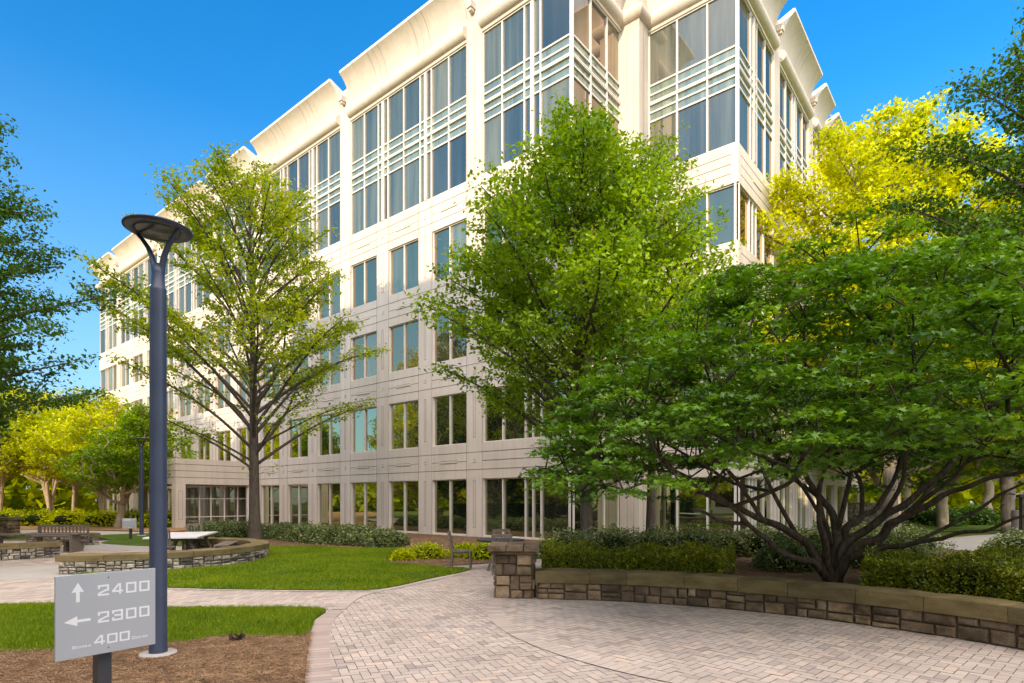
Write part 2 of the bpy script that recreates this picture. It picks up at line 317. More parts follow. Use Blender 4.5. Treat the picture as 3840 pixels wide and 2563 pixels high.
def limb_tree(name, base, h, prof, z0, n1, leafm, barkm, label, seed=1, trunk_r=.18, off=(0, 0), elev=(38, 66), lsz=.1, dens=26, s2=.34, l2=.42, s3=.26, l3=.42,
              group=None, cat='tree', shape=SH_RH, thick=1.0, droop=.10, lowest=None, up=.7, jl=.10, mint=.18, asy=0.0, lowthin=0.0):
    """straight leader, rising limbs, side shoots and twigs; the leaves sit along the twigs"""
    rng = np.random.RandomState(seed); root = empty(name, base, label, cat, group); B = np.array(base, float)
    mb = MB(); TW = []
    top = h * .97; nt = 14
    def axis(z): f = z / h; return B + np.array([off[0] * f + .10 * math.sin(3.1 * f + seed), off[1] * f + .10 * math.sin(2.3 * f + seed * 2), z])
    def tr(z): return max(.012, trunk_r * (1 - z / h) ** .85 * (1 + .35 * math.exp(-z / .35)))
    mb.tube([axis(top * i / nt) - np.array([0, 0, .05 if i == 0 else 0]) for i in range(nt + 1)], [tr(top * i / nt) for i in range(nt + 1)], 9)
    ts = [p[0] for p in prof]; rs = [p[1] for p in prof]
    def env(z, az):
        t = (z - z0) / (h - z0)
        if t < 0 or t > 1: return 0.05
        return np.interp(t, ts, rs) * (1 - asy * math.cos(az)) * (1 + .10 * math.sin(2 * az + seed) + .09 * math.sin(3 * az - 4 * t + seed) + .07 * math.sin(7 * az + 9 * t))
    lo = lowest if lowest else z0 * .85
    for i in range(n1):
        f = i / (n1 - 1); zs = lo + (top * .97 - lo) * f ** 1.05; az = i * 2.39996 + rng.normal() * .25
        el = R(elev[0] + (elev[1] - elev[0]) * f + rng.normal() * 5); d = np.array([math.cos(az), math.sin(az), 0])
        L = .4
        while L < 14:
            z = zs + L * math.tan(el) * .92
            if L > env(min(z, h * .99), az) * rng.uniform(.86, 1.0) : break
            L += .2
        if zs + L * math.tan(el) > h: L = max(.3, (h - zs) / math.tan(el))
        p0 = axis(zs); n = max(4, int(L / .45)); ln = L / math.cos(el); r0 = min(tr(zs) * .62, .012 * thick + .0115 * thick * ln)
        side = np.array([-d[1], d[0], 0]); w1, w2 = rng.normal() * .06 * L, rng.normal() * .05 * L
        pts = []; 
        for q in range(n + 1):
            t = q / n; pts.append(p0 + d * L * t + side * (w1 * math.sin(2.2 * t) + w2 * math.sin(5 * t)) + np.array([0, 0, L * math.tan(el) * (t + droop * math.sin(math.pi * t) - droop * .5 * t * t)]))
        mb.tube(pts, [r0 * (1 - .82 * q / n) + .003 for q in range(n + 1)], 6, cap=False)
        P = np.array(pts); sg = 1
        pos = mint * ln + rng.uniform(0, .2)
        while pos < ln * .99:
            t = pos / ln; k = min(n - 1, int(t * n)); a = P[k] + (P[k + 1] - P[k]) * (t * n - k); dr = unit(P[k + 1] - P[k])
            l = min(2.1, max(.35, l2 * ln * (1.05 - t) ** .7 * rng.uniform(.6, 1.15))); sg = -sg
            dv = unit(dr * .75 + side * sg * rng.uniform(.5, 1.0) + np.array([0, 0, rng.uniform(-.18, .30)])); m = max(2, int(l / .3))
            Q = [a + dv * l * j / m + np.array([0, 0, -.05 * l * (j / m) ** 2]) + (rng.normal(size=3) * .025 if j else 0) for j in range(m + 1)]
            rr = r0 * (1 - .8 * t) * .45
            mb.tube(Q, [max(.0035, rr * (1 - .8 * j / m)) for j in range(m + 1)], 4, cap=False)
            Q = np.array(Q); TW.append((Q[0] + (Q[-1] - Q[0]) * .25, Q[-1] + dv * .12)); q2 = rng.uniform(.1, .25); s2g = 1
            while q2 < l:
                u = q2 / l; kk = min(m - 1, int(u * m)); c = Q[kk] + (Q[kk + 1] - Q[kk]) * (u * m - kk); s2g = -s2g
                sd = unit(np.cross(dv, [0, 0, 1])); e = unit(dv * .8 + sd * s2g * rng.uniform(.5, 1.1) + np.array([0, 0, rng.uniform(-.25, .2)])); l_ = l3 * rng.uniform(.6, 1.2)
                mb.tube([c, c + e * l_], [.0045, .002], 3, cap=False); TW.append((c + e * l_ * .15, c + e * l_ * 1.1)); q2 += s3 * rng.uniform(.7, 1.3)
            pos += s2 * rng.uniform(.7, 1.3)
        TW.append((P[-2], P[-1] + unit(P[-1] - P[-2]) * .3))
    mb.build('trunk', barkm, root)
    A = np.array([a for a, b in TW]); Bq = np.array([b for a, b in TW]); ll = np.linalg.norm(Bq - A, axis=1); cnt = np.maximum(3, (ll * dens * rng.uniform(.6, 1.3, len(ll)))).astype(int)
    idx = np.repeat(np.arange(len(A)), cnt); u = rng.uniform(0, 1, (len(idx), 1)); pos = A[idx] + (Bq[idx] - A[idx]) * u + rng.normal(size=(len(idx), 3)) * np.array([jl, jl, jl * .55])
    kp = rng.uniform(0, 1, len(pos)) < np.clip(.42 + 1.1 * (pos[:, 2] - B[2] - z0) / (h - z0), 0, 1) ** lowthin; pos = pos[kp]; idx = idx[kp]
    tv = rng.uniform(0, 1, len(A))[idx] * .5 + rng.uniform(0, .5, len(idx))
    link('crown', leaf_mesh('crown', pos, lsz, leafm, shape, up, tint=np.clip(tv, 0, 1), rng=rng), root)
    return root
def copy_tree(o, loc, label=None, rz=0.0, parent=None):
    c = o.copy(); C.objects.link(c)
    if parent is not None: c.parent = parent
    else:
        c.location = loc; c.rotation_euler.z = rz
        if label: c['label'] = label
    for ch in list(o.children): copy_tree(ch, None, parent=c)
    return c

# ------------------------------------------------------------------ the office building
rA = Vector((.7722, -.6354, 0)); nA = Vector((-.6355, -.7722, 0)); dB = -nA; nB = Vector((.7722, -.6355, 0))
P0 = Vector((-4.203, 28.70, 0))
Q0 = P0 + rA * 8.5
bld = empty('office_building', P0, 'six storey cream precast office building with flared roof parapets and ribbon windows', 'building')
wall = MB()
HEAD = [2.62, 6.58, 10.54, 14.50]; SILL = [0.06, 4.22, 8.18, 12.14]; TOPS = [4.22, 8.18, 12.14, 16.10]
wcount = [0]
def win(O, u, n, a0, a1, z0, z1, mulls, glass, rec=0.16, fw=0.045, bars=(), label=None):
    f = MB(); p = MB()
    f.box(O, u, n, a0, a0 + fw, -rec - .02, -rec + .07, z0, z1); f.box(O, u, n, a1 - fw, a1, -rec - .02, -rec + .07, z0, z1)
    f.box(O, u, n, a0 + fw, a1 - fw, -rec - .02, -rec + .07, z1 - fw, z1); f.box(O, u, n, a0 + fw, a1 - fw, -rec - .02, -rec + .07, z0, z0 + fw)
    for m_ in mulls: f.box(O, u, n, m_ - .03, m_ + .03, -rec - .02, -rec + .09, z0 + fw, z1 - fw)
    o = f.build('window', M['mullion'], bld)
    xs = [a0 + fw] + list(mulls) + [a1 - fw]
    for i in range(len(xs) - 1):
        t = random.random()
        p.box(O, u, n, xs[i], xs[i + 1], -rec - .03, -rec, z0 + fw, z1 - fw, 0, t)
    p.build('pane', glass, o)
def spandrel(O, u, n, a0, a1, zh, zs, bar=True):
    wall.box(O, u, n, a0, a1, -.3, -.012, zh, zs)
    for z in (zh + .41, zh + .80, zh + 1.19):
        if z > zs - .1: continue
        if z == zh + .80 and bar:
            c = (a0 + a1) / 2; w_ = min(.55, (a1 - a0) * .25)
            wall.box(O, u, n, c - w_, c + w_, -.012, .012, z - .045, z + .045)
            wall.box(O, u, n, c - w_, c + w_, -.012, -.004, z - .065, z - .045, 1); wall.box(O, u, n, c - w_, c + w_, -.012, -.004, z + .045, z + .065, 1)
            wall.box(O, u, n, a0, c - w_, -.012, -.008, z - .010, z + .010, 1); wall.box(O, u, n, c + w_, a1, -.012, -.008, z - .010, z + .010, 1)
        else: wall.box(O, u, n, a0, a1, -.012, -.008, z - .014, z + .014, 1)
def pilaster(O, u, n, c, w, z0, z1, detail=True):
    wall.box(O, u, n, c - w, c + w, -.3, 0, z0, z1)
    for e in (-1, 1):
        wall.box(O, u, n, c + e * (w - .012) - .008, c + e * (w - .012) + .008, 0, .003, z0, z1, 1)
    if detail:
        for k in range(4):
            za, zb = SILL[k] + (.25 if k else .35), HEAD[k] - .05
            if zb > z1: break
            for e in (-.06, .06): wall.box(O, u, n, c + e - .009, c + e + .009, 0, .004, za, zb, 1)
            wall.box(O, u, n, c - .05, c + .05, 0, .004, zb - .02, zb, 1); wall.box(O, u, n, c - .05, c + .05, 0, .004, za, za + .02, 1)
            zc = HEAD[k] + .80
            wall.box(O, u, n, c - .055, c + .055, 0, .015, zc - .055, zc + .055); wall.box(O, u, n, c - .07, c + .07, 0, .004, zc - .075, zc + .075, 1)
            for z in (HEAD[k] + .41, HEAD[k] + 1.19):
                wall.box(O, u, n, c - w + .02, c + w - .02, 0, .003, z - .012, z + .012, 1)
def lowbay(O, u, n, a0, a1, mulls, rows=(0, 1, 2, 3), windows=True, bar=True):
    for k in rows:
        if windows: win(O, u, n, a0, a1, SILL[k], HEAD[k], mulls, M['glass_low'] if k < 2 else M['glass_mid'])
        else: wall.box(O, u, n, a0, a1, -.3, -.1, SILL[k], HEAD[k], 1)
        spandrel(O, u, n, a0, a1, HEAD[k], TOPS[k], bar)
    if 0 in rows: wall.box(O, u, n, a0, a1, -.3, -.02, 0, .06)
ZT = [(18.46, .035), (18.87, .035), (19.25, .065), (19.65, .035), (20.06, .035)]
def upbay(O, u, n, a0, a1, thick, thin, recess=0.10):
    f = MB(); p = MB(); z0, z1 = 16.10, 22.42
    d0, d1 = -recess - .02, -recess + .06
    f.box(O, u, n, a0, a0 + .05, d0, d1, z0, z1); f.box(O, u, n, a1 - .05, a1, d0, d1, z0, z1)
    f.box(O, u, n, a0 + .05, a1 - .05, d0, d1, z1 - .06, z1); f.box(O, u, n, a0 + .05, a1 - .05, d0, d1, z0, z0 + .06)
    for z, h in ZT: f.box(O, u, n, a0 + .05, a1 - .05, d0, d1 - .002 + (.03 if h > .05 else 0), z - h, z + h)
    f.box(O, u, n, a0 + .05, a1 - .05, d1 + .027, d1 + .032, 19.245, 19.255, 1)
    for c in thick: f.box(O, u, n, c - .085, c + .085, d0 - .003, d1 + .04, z0 + .06, z1 - .06); f.box(O, u, n, c - .008, c + .008, d1 + .04, d1 + .043, z0 + .06, z1 - .06, 1)
    for c in thin: f.box(O, u, n, c - .035, c + .035, d0 - .003, d1 + .012, z0 + .06, z1 - .06)
    o = f.build('window_wall', [M['mullion'], M['joint']], bld)
    xs = sorted([a0 + .05, a1 - .05] + list(thick) + list(thin))
    zs = [z0 + .06] + [z for z, h in ZT] + [z1 - .06]
    for i in range(len(xs) - 1):
        for k in range(len(zs) - 1):
            sp = 0 < k < len(zs) - 2
            p.box(O, u, n, xs[i], xs[i + 1], -recess - .03, -recess, zs[k], zs[k + 1], 1 if sp else 0, random.random())
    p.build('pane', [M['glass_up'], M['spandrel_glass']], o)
PROF = [(.68 * (1 - math.cos(t)) / (1 - math.cos(R(66))), 23.13 + 1.52 * math.sin(t) / math.sin(R(66))) for t in [R(66) * i / 10 for i in range(11)]]
def parapet(O, u, n, a0, a1, m0=0, m1=0, joints=()):
    """m0/m1: mitre sign at each end (outer +1, inner -1)"""
    sec = PROF + [(.70, 24.66), (.70, 24.80), (.60, 24.82), (-.15, 24.55), (-.15, 23.13)]
    b = MB(); vs = []
    for a, m_ in ((a0, -m0), (a1, m1)):
        vs += [Vector((O.x + u.x * (a + m_ * d) + n.x * d, O.y + u.y * (a + m_ * d) + n.y * d, z)) for d, z in sec]
    k = len(sec); fs = [(i, i + 1, k + i + 1, k + i) for i in range(k - 1)]
    b.add(vs, fs[:10], 0, .5, True); b.add(vs, fs[10:] + [(k - 1, 0, k, 2 * k - 1)])
    b.add(vs[:k], [tuple(range(k - 1, -1, -1))]); b.add(vs[k:], [tuple(range(k))])
    for j in joints:
        for dj in (-.42, 0, .42):
            w = .009 if dj else .005
            v2 = []
            for d, z in PROF: v2 += [Vector((O.x + u.x * (j + dj + e) + n.x * (d + .004), O.y + u.y * (j + dj + e) + n.y * (d + .004), z - .004)) for e in (-w, w)]
            b.add(v2, [(2 * i, 2 * i + 1, 2 * i + 3, 2 * i + 2) for i in range(10)], 1)
    b.build('parapet', [M['precast'], M['joint']], bld)
    # roll moulding under the flare
    r = MB(); sec2 = [(.02, 22.42), (.02, 22.56)] + [(.02 + .27 * math.sin(t), 22.84 - .28 * math.cos(t)) for t in [math.pi * i / 10 for i in range(11)]] + [(.0, 23.13), (-.2, 23.13), (-.2, 22.42)]
    vs = []
    for a, m_ in ((a0, -m0), (a1, m1)):
        vs += [Vector((O.x + u.x * (a + m_ * d) + n.x * d, O.y + u.y * (a + m_ * d) + n.y * d, z)) for d, z in sec2]
    k = len(sec2); fs = [(i, i + 1, k + i + 1, k + i) for i in range(k - 1)]
    r.add(vs, fs[2:12], 0, .5, True); r.add(vs, fs[:2] + fs[12:] + [(k - 1, 0, k, 2 * k - 1)])
    r.add(vs[:k], [tuple(range(k - 1, -1, -1))]); r.add(vs[k:], [tuple(range(k))])
    r.build('cornice', [M['precast']], bld)
def scupper(O, u, n, c):
    b = MB(); b.box(O, u, n, c - .20, c + .10, .0, .32, 23.62, 23.90); b.box(O, u, n, c - .14, c + .04, .05, .26, 23.50, 23.62)
    b.build('scupper', M['precast'], bld)
# main front, in coordinates a along rA from P0
Z = Vector((0, 0, 0))
maj = [3.25, -6.5, -16.25, -22.75, -32.5, -42.25]; END0, END1 = -47.6, 8.5
cols = [3.25 - 3.25 * i for i in range(15)]
for c in cols:
    ismaj = any(abs(c - m_) < .01 for m_ in maj)
    pilaster(P0, rA, nA, c, .49, 0, 16.10)
    if ismaj:
        wall.box(P0, rA, nA, c - .49, c + .49, -.3, 0.0, 16.10, 24.35)
        wall.box(P0, rA, nA, c - .006, c + .006, 0, .003, 16.1, 23.5, 1); wall.box(P0, rA, nA, c - .475, c - .46, 0, .003, 16.1, 24.35, 1)
        scupper(P0, rA, nA, c)
for i in range(len(cols) - 1):
    a1, a0 = cols[i] - .49, cols[i + 1] + .49
    porch = cols[i + 1] >= -22.76 and cols[i] <= -16.24
    lowbay(P0, rA, nA, a0, a1, [(a0 + a1) / 2], rows=(1, 2, 3) if porch else (0, 1, 2, 3))
lowbay(P0, rA, nA, 3.74, 8.5, [4.86, 6.1, 6.5, 6.92], bar=False)
lowbay(P0, rA, nA, -47.6, -42.74, [-46.0, -45.5, -44.0], bar=False)
def superbay(a0, a1):
    c0, c1 = a0 + .49, a1 - .49; th = []; tn = []
    a = a0 + 3.25
    while a < a1 - 1: th.append(a); a += 3.25
    pts = [c0] + [x for t in th for x in (t - .40, t + .40)] + [c1]
    for t in th: tn += [t - .40, t + .40]
    for i in range(0, len(pts), 2): tn.append((pts[i] + pts[i + 1]) / 2)
    upbay(P0, rA, nA, c0, c1, th, tn)
for i in range(len(maj) - 1):
    superbay(maj[i + 1], maj[i])
    js = [x for x in cols if maj[i + 1] < x < maj[i]]
    parapet(P0, rA, nA, maj[i + 1] + .46, maj[i] - .46, joints=js)
upbay(P0, rA, nA, 3.74, 8.5, [6.5], [4.86, 6.08, 6.92])
upbay(P0, rA, nA, -47.6, -42.74, [-45.5], [-46.0, -45.1, -44.0])
parapet(P0, rA, nA, 3.71, 8.5, 0, 1, joints=[6.5]); parapet(P0, rA, nA, -47.6, -42.71, 1, 0)
# notch return (faces nB), from Q0 going back along dB
lowbay(Q0, dB, nB, 0.0, 3.89, [1.3, 2.6], bar=False)
upbay(Q0, dB, nB, 0.0, 3.89, [], [1.45, 2.75])
parapet(Q0, dB, nB, 0.0, 4.2, 1, 0)
# notch pier
N1 = Q0 + dB * 3.89
pier = MB()
pier.box(N1, rA, nA, -.06, .88, -1.1, 0, 0, 22.42); pier.box(N1, rA, nA, -.06, .88, -1.1, 0, 23.13, 25.2)
for e in (.36, .44): pier.box(N1 + rA * .88, dB, nB, e, e + .014, 0, .003, 0, 22.4, 1)
for e in (.3, .62): pier.box(N1, rA, nA, e, e + .012, 0, .003, 0, 22.4, 1)
for q in range(9): # roll wrapping the pier
    pass
rollsec = [(.0, 22.42), (.02, 22.56)] + [(.02 + .27 * math.sin(t), 22.84 - .28 * math.cos(t)) for t in [math.pi * i / 10 for i in range(11)]] + [(.0, 23.13)]
def corner(d, z): p = N1 + rA * (.88 + d) + nA * d; return Vector((p.x, p.y, z))
vs = [Vector((*(N1 + rA * -.06 + nA * d).xy, z)) for d, z in rollsec] + [corner(d, z) for d, z in rollsec] + [Vector((*(N1 + rA * (.88 + d) + dB * 1.1).xy, z)) for d, z in rollsec]
k = len(rollsec); pier.add(vs, [(j * k + i, j * k + i + 1, (j + 1) * k + i + 1, (j + 1) * k + i) for j in (0, 1) for i in range(k - 1)], 0, .5, False)
pier.build('pier', [M['precast'], M['joint']], bld)
# second front plane and the side
O2 = Q0 + rA * .88 + dB * 4.75
lowbay(O2, rA, nA, 0, 3.96, [1.32, 2.64], bar=False)
upbay(O2, rA, nA, 0, 3.96, [], [1.33, 2.66])
parapet(O2, rA, nA, -.3, 3.96, 0, 1)
C2 = O2 + rA * 3.96
mB = [5.3, 11.8, 15.05, 21.55]; ENDB = 26.85
for c in (2.05, 5.3, 8.55, 11.8, 15.05, 18.3, 21.55):
    if c != 2.05: pilaster(C2, dB, nB, c, .49, 0, 16.10)
    if c in mB:
        wall.box(C2, dB, nB, c - .49, c + .49, -.3, 0, 16.10, 24.35); scupper(C2, dB, nB, c)
        for e in (-.2, 0, .2): wall.box(C2, dB, nB, c + e - .008, c + e + .008, 0, .003, 16.1, 23.5, 1)
lowbay(C2, dB, nB, 0, 4.81, [1.6, 2.05, 2.5, 3.6], bar=True)
for a, b in ((5.79, 8.06), (9.04, 11.31), (12.29, 14.56)): lowbay(C2, dB, nB, a, b, [(a + b) / 2])
for a, b in ((15.54, 17.81), (18.79, 21.06), (22.04, 26.85)): lowbay(C2, dB, nB, a, b, [], rows=(0, 3)); [wall.box(C2, dB, nB, a, b, -.3, -.02, 4.22, 12.14) for _ in (0,)]
upbay(C2, dB, nB, 0, 4.81, [2.05], [1.65, 2.45, 3.63])
upbay(C2, dB, nB, 5.79, 11.31, [8.55], [8.15, 8.95, 6.97, 10.13])
upbay(C2, dB, nB, 12.29, 14.56, [], [13.42])
upbay(C2, dB, nB, 15.54, 21.06, [18.3], [17.9, 18.7, 16.7, 19.9])
upbay(C2, dB, nB, 22.04, 26.85, [24.8], [23.4, 24.4])
parapet(C2, dB, nB, 0, 4.84, 1, 0); parapet(C2, dB, nB, 5.76, 11.34, joints=[8.55]); parapet(C2, dB, nB, 12.26, 14.59)
parapet(C2, dB, nB, 15.51, 21.09); parapet(C2, dB, nB, 22.01, 26.85)
wall.build('wall', [M['precast'], M['joint']], bld)
# solid core and roof deck
def prism(pts, z0, z1, m_, name, parent):
    b = MB(); k = len(pts)
    vs = [Vector((p.x, p.y, z0)) for p in pts] + [Vector((p.x, p.y, z1)) for p in pts]
    b.add(vs, [tuple(range(k - 1, -1, -1)), tuple(range(k, 2 * k))] + [(i, (i + 1) % k, k + (i + 1) % k, k + i) for i in range(k)])
    return b.build(name, m_, parent)
i_ = .29
core = [P0 + rA * (END0 + .05) - nA * i_, P0 + rA * (8.5 - i_) - nA * i_, Q0 - nB * i_ + dB * 4.9, O2 + rA * .0 - nA * i_ , C2 - nA * i_ - nB * i_, C2 + dB * ENDB - nB * i_, P0 + rA * END0 + dB * (4.75 + ENDB)]
prism(core, 0.02, 23.2, [M['roof']], 'roof', bld)
# entrance porch on the main front
po = P0 + rA * -16.25
pb = MB()
u_ = rA
pb.box(po, rA, nA, -6.5, 0.0, 0.0, 5.0, 2.62, 4.15)
for z in (3.03, 3.42, 3.81):
    pb.box(po, rA, nA, 0, .004, 0, 5.0, z - .014, z + .014, 1); pb.box(po, rA, nA, -6.5, 0, 5.0, 5.004, z - .014, z + .014, 1)
pb.build('porch', [M['precast'], M['joint']], bld)
for a in (-.56, -6.5):
    c_ = MB(); c_.box(po, rA, nA, a, a + .56, 4.44, 5.0, 0, 2.62)
    c_.box(po, rA, nA, a + .56, a + .564, 4.60, 4.614, .5, 2.2, 1); c_.box(po, rA, nA, a + .56, a + .564, 4.82, 4.834, .5, 2.2, 1)
    c_.box(po, rA, nA, a + .56, a + .564, 4.60, 4.834, 2.2, 2.214, 1); c_.box(po, rA, nA, a + .56, a + .564, 4.60, 4.834, .486, .5, 1)
    c_.build('porch_pier', [M['precast'], M['joint']], bld)
v = MB(); vg = MB()
for x in (0.05, .9, 1.75, 2.6, 3.3, 4.2): v.box(po, -nA, rA, -x - .04, -x + .04, -.9, -.82, 0, 2.62)
for z in (.62, 1.75, 2.55): v.box(po, -nA, rA, -4.2, -.05, -.895, -.825, z - .03, z + .03)
vo = v.build('entrance_door', M['mullion'], bld)
for i, (x0, x1) in enumerate(((.09, .86), (.94, 1.71), (1.79, 2.56), (2.64, 3.26), (3.34, 4.16))):
    vg.box(po, -nA, rA, -x1, -x0, -.87, -.85, .05, 2.58, 0, .5 + .1 * i)
vg.build('pane', glassmat('glass_entry', [(0, (.02, .02, .015)), (1, (.12, .10, .06))], 0.25), vo)
cc = MB(); q = po + nA * .35 + rA * -.25; cc.lathe((q.x, q.y, 0), [(.24, 0), (.24, 2.62)], 20); cc.build('round_column', M['mullion'], bld)
# neighbouring office block across the court (casts the long afternoon shadow)
nb = empty('neighbour_building', P0 + nA * 50 + rA * 10, 'cream office block across the court behind the viewer', 'building')
b = MB(); s0, s1 = -5.8, 20.5
b.box(P0, rA, nA, s0, s1, 42, 62, 0, 25.3); b.box(P0, rA, nA, s1, s1 + 8, 44, 60, 0, 13.0)  # low right wing shaped to let the sun past to the right-hand trees
for k in range(6):
    for i in range(10): b.box(P0, rA, nA, s0 + .7 + i * 3.25, s0 + 2.9 + i * 3.25, 41.96, 42, .8 + k * 4, 3.2 + k * 4, 1)
b.build('wall', [M['precast'], M['glass_low']], nb)

# ------------------------------------------------------------------ ground, paving
def in_poly(x, y, poly):
    c = np.zeros(np.shape(x), bool); n = len(poly); j = n - 1
    for i in range(n):
        xi, yi = poly[i][:2]; xj, yj = poly[j][:2]
        with np.errstate(divide='ignore', invalid='ignore'):
            c ^= ((yi > y) != (yj > y)) & (x < (xj - xi) * (y - yi) / (yj - yi + 1e-12) + xi)
        j = i
    return c
def smooth(pts, n=8, closed=False):
    pts = [Vector((*p[:2], 0)) for p in pts]; out = []; m_ = len(pts)
    rng_ = range(m_ if closed else m_ - 1)
    for i in rng_:
        if closed: p0, p1, p2, p3 = pts[i - 1], pts[i], pts[(i + 1) % m_], pts[(i + 2) % m_]
        else: p0, p1, p2, p3 = pts[max(i - 1, 0)], pts[i], pts[i + 1], pts[min(i + 2, m_ - 1)]
        for j in range(n):
            t = j / n
            out.append(.5 * ((2 * p1) + (p2 - p0) * t + (2 * p0 - 5 * p1 + 4 * p2 - p3) * t * t + (3 * p1 - p0 - 3 * p2 + p3) * t ** 3))
    if not closed: out.append(pts[-1])
    return out
def sheet(name, poly, z, m_, kind='structure', label=None, cat=None, thick=0.03, zf=None):
    b = MB(); k = len(poly); pts = [Vector((p[0], p[1], z)) for p in poly]
    b.add(pts + [p - Vector((0, 0, thick)) for p in pts], [tuple(range(k))] + [(i, k + i, k + (i + 1) % k, (i + 1) % k) for i in range(k)])
    o = b.build(name, m_); tag(o, label, cat, kind=kind); return o
gb = MB(); gb.add([(-400, -300, -.07), (400, -300, -.07), (400, 600, -.07), (-400, 600, -.07)], [(0, 1, 2, 3)])
tag(gb.build('ground', M['lawnfar']), kind='structure')
def herring(ang, L, keep, z, rng, gap=.0035):
    W = L / 2; n = int(30 / W); ii, jj = np.meshgrid(np.arange(-n, n), np.arange(-n, n)); ii = ii.ravel(); jj = jj.ravel()
    mm = (ii - jj) % 4
    h = mm == 0; vv = mm == 2
    x0 = np.concatenate([ii[h], ii[vv]]) * W; y0 = np.concatenate([jj[h], jj[vv] - 1]) * W
    w = np.concatenate([np.full(h.sum(), L), np.full(vv.sum(), W)]); d = np.concatenate([np.full(h.sum(), W), np.full(vv.sum(), L)])
    ca, sa = math.cos(ang), math.sin(ang); ox, oy = 0.0, 10.0
    cx, cy = x0 + w / 2, y0 + d / 2; X = ox + cx * ca - cy * sa; Y = oy + cx * sa + cy * ca
    k = keep(X, Y); x0, y0, w, d = x0[k], y0[k], w[k], d[k]
    q = np.stack([np.stack([x0 + gap, y0 + gap], 1), np.stack([x0 + w - gap, y0 + gap], 1), np.stack([x0 + w - gap, y0 + d - gap], 1), np.stack([x0 + gap, y0 + d - gap], 1)], 1)
    X = ox + q[..., 0] * ca - q[..., 1] * sa; Y = oy + q[..., 0] * sa + q[..., 1] * ca
    zz = z + rng.uniform(-.0015, .0015, (len(q), 1)) * np.ones((1, 4)) + rng.uniform(-.0008, .0008, (len(q), 4))
    V = np.stack([X, Y, zz], -1)
    return V.reshape(-1, 3), len(q), np.repeat(np.clip(rng.normal(.5, .24, len(q)), 0, 1), 4)
rg = np.random.RandomState(3)
CI = (4.34, 9.07); RI = 4.5; CW = (-.18, 3.29); RW = 6.65
frust = lambda X, Y: (Y > 3.5) & (np.abs(X) < Y * .9 + 1.6)
dI = lambda X, Y: np.hypot(X - CI[0], Y - CI[1])
def joinfields(name, fields, m_, base_poly=None):
    V = np.concatenate([f[0] for f in fields]); nf = sum(f[1] for f in fields); T = np.concatenate([f[2] for f in fields])
    o = link(name, np_mesh(name, V, 4, nf, [m_], T)); tag(o, kind='structure'); return o
f1 = herring(R(22), .18, lambda X, Y: frust(X, Y) & (dI(X, Y) > RI + .08) & (X > -3.2 - .0 * Y) & (Y < 17) & (X < 6), 0.0, rg)
f2 = herring(R(43), .195, lambda X, Y: frust(X, Y) & (dI(X, Y) < RI + .10) & (X < 7) & (np.hypot(X - CW[0], Y - CW[1]) < RW + .15), 0.0, rg)
f3 = herring(R(4), .26, lambda X, Y: (X < -2.9) & (X > -24) & (Y > 8.2) & (Y < 24) & (np.abs(X) < Y * .9 + 1.6), 0.0, rg)
joinfields('paving', [f1, f2, f3], M['paver'])
sheet('paving_bed', [(-26, -2), (8, -2), (8, 18), (-2, 18.5), (-6, 25), (-26, 25)], -.012, M['paver_joint'])
def band(curve, w, name, m_, bw=.105, z=.009):
    """soldier course laid along a curve, to its left by w"""
    b = MB(); L_ = 0; pts = curve; seg = []
    for i in range(len(pts) - 1): seg.append((pts[i + 1] - pts[i]).length)
    tot = sum(seg); n = int(tot / bw)
    def at(s):
        for i, l in enumerate(seg):
            if s <= l or i == len(seg) - 1:
                d = (pts[i + 1] - pts[i]).normalized(); return pts[i] + d * s, Vector((-d.y, d.x, 0))
            s -= l
    for i in range(n):
        a, na = at(i * bw + .003); c, nc = at((i + 1) * bw - .003); t = min(1, max(0, random.gauss(.5, .22)))
        b.add([Vector((p.x, p.y, z)) for p in (a + na * .003, c + nc * .003, c + nc * (w - .003), a + na * (w - .003))], [(0, 1, 2, 3)], 0, t)
        b.add([Vector((p.x, p.y, z - .002)) for p in (a - na * .004, c - nc * .004, c + nc * (w + .004), a + na * (w + .004))], [(0, 1, 2, 3)], 1, t)
    tag(b.build(name, [m_, M['paver_joint']]), kind='structure')
arc = [Vector((CI[0] + RI * math.cos(t), CI[1] + RI * math.sin(t), 0)) for t in [R(150 + i * 3) for i in range(50)]]
band(arc, -.22, 'paving_border', M['paver'])
E1 = [(-1.2, 3.6), (-1.55, 4.5), (-1.865, 5.35), (-2.2, 6.39), (-2.52, 7.45), (-2.70, 8.27), (-2.72, 8.92)]
sE1 = smooth(E1)
band(sE1, -.23, 'paving_border', M['paver_pink'])
E2 = [(-2.72, 8.92), (-2.78, 9.6), (-2.75, 10.3), (-2.45, 11.0), (-1.73, 12.4), (-1.01, 13.97)]
band(smooth(E2), -.21, 'paving_border', M['paver'])
band([Vector((x, y, 0)) for x, y in ((-7.3, 11.25), (-5.39, 10.96), (-3.1, 10.78), (-2.5, 10.95))], -.12, 'paving_border', M['paver'])
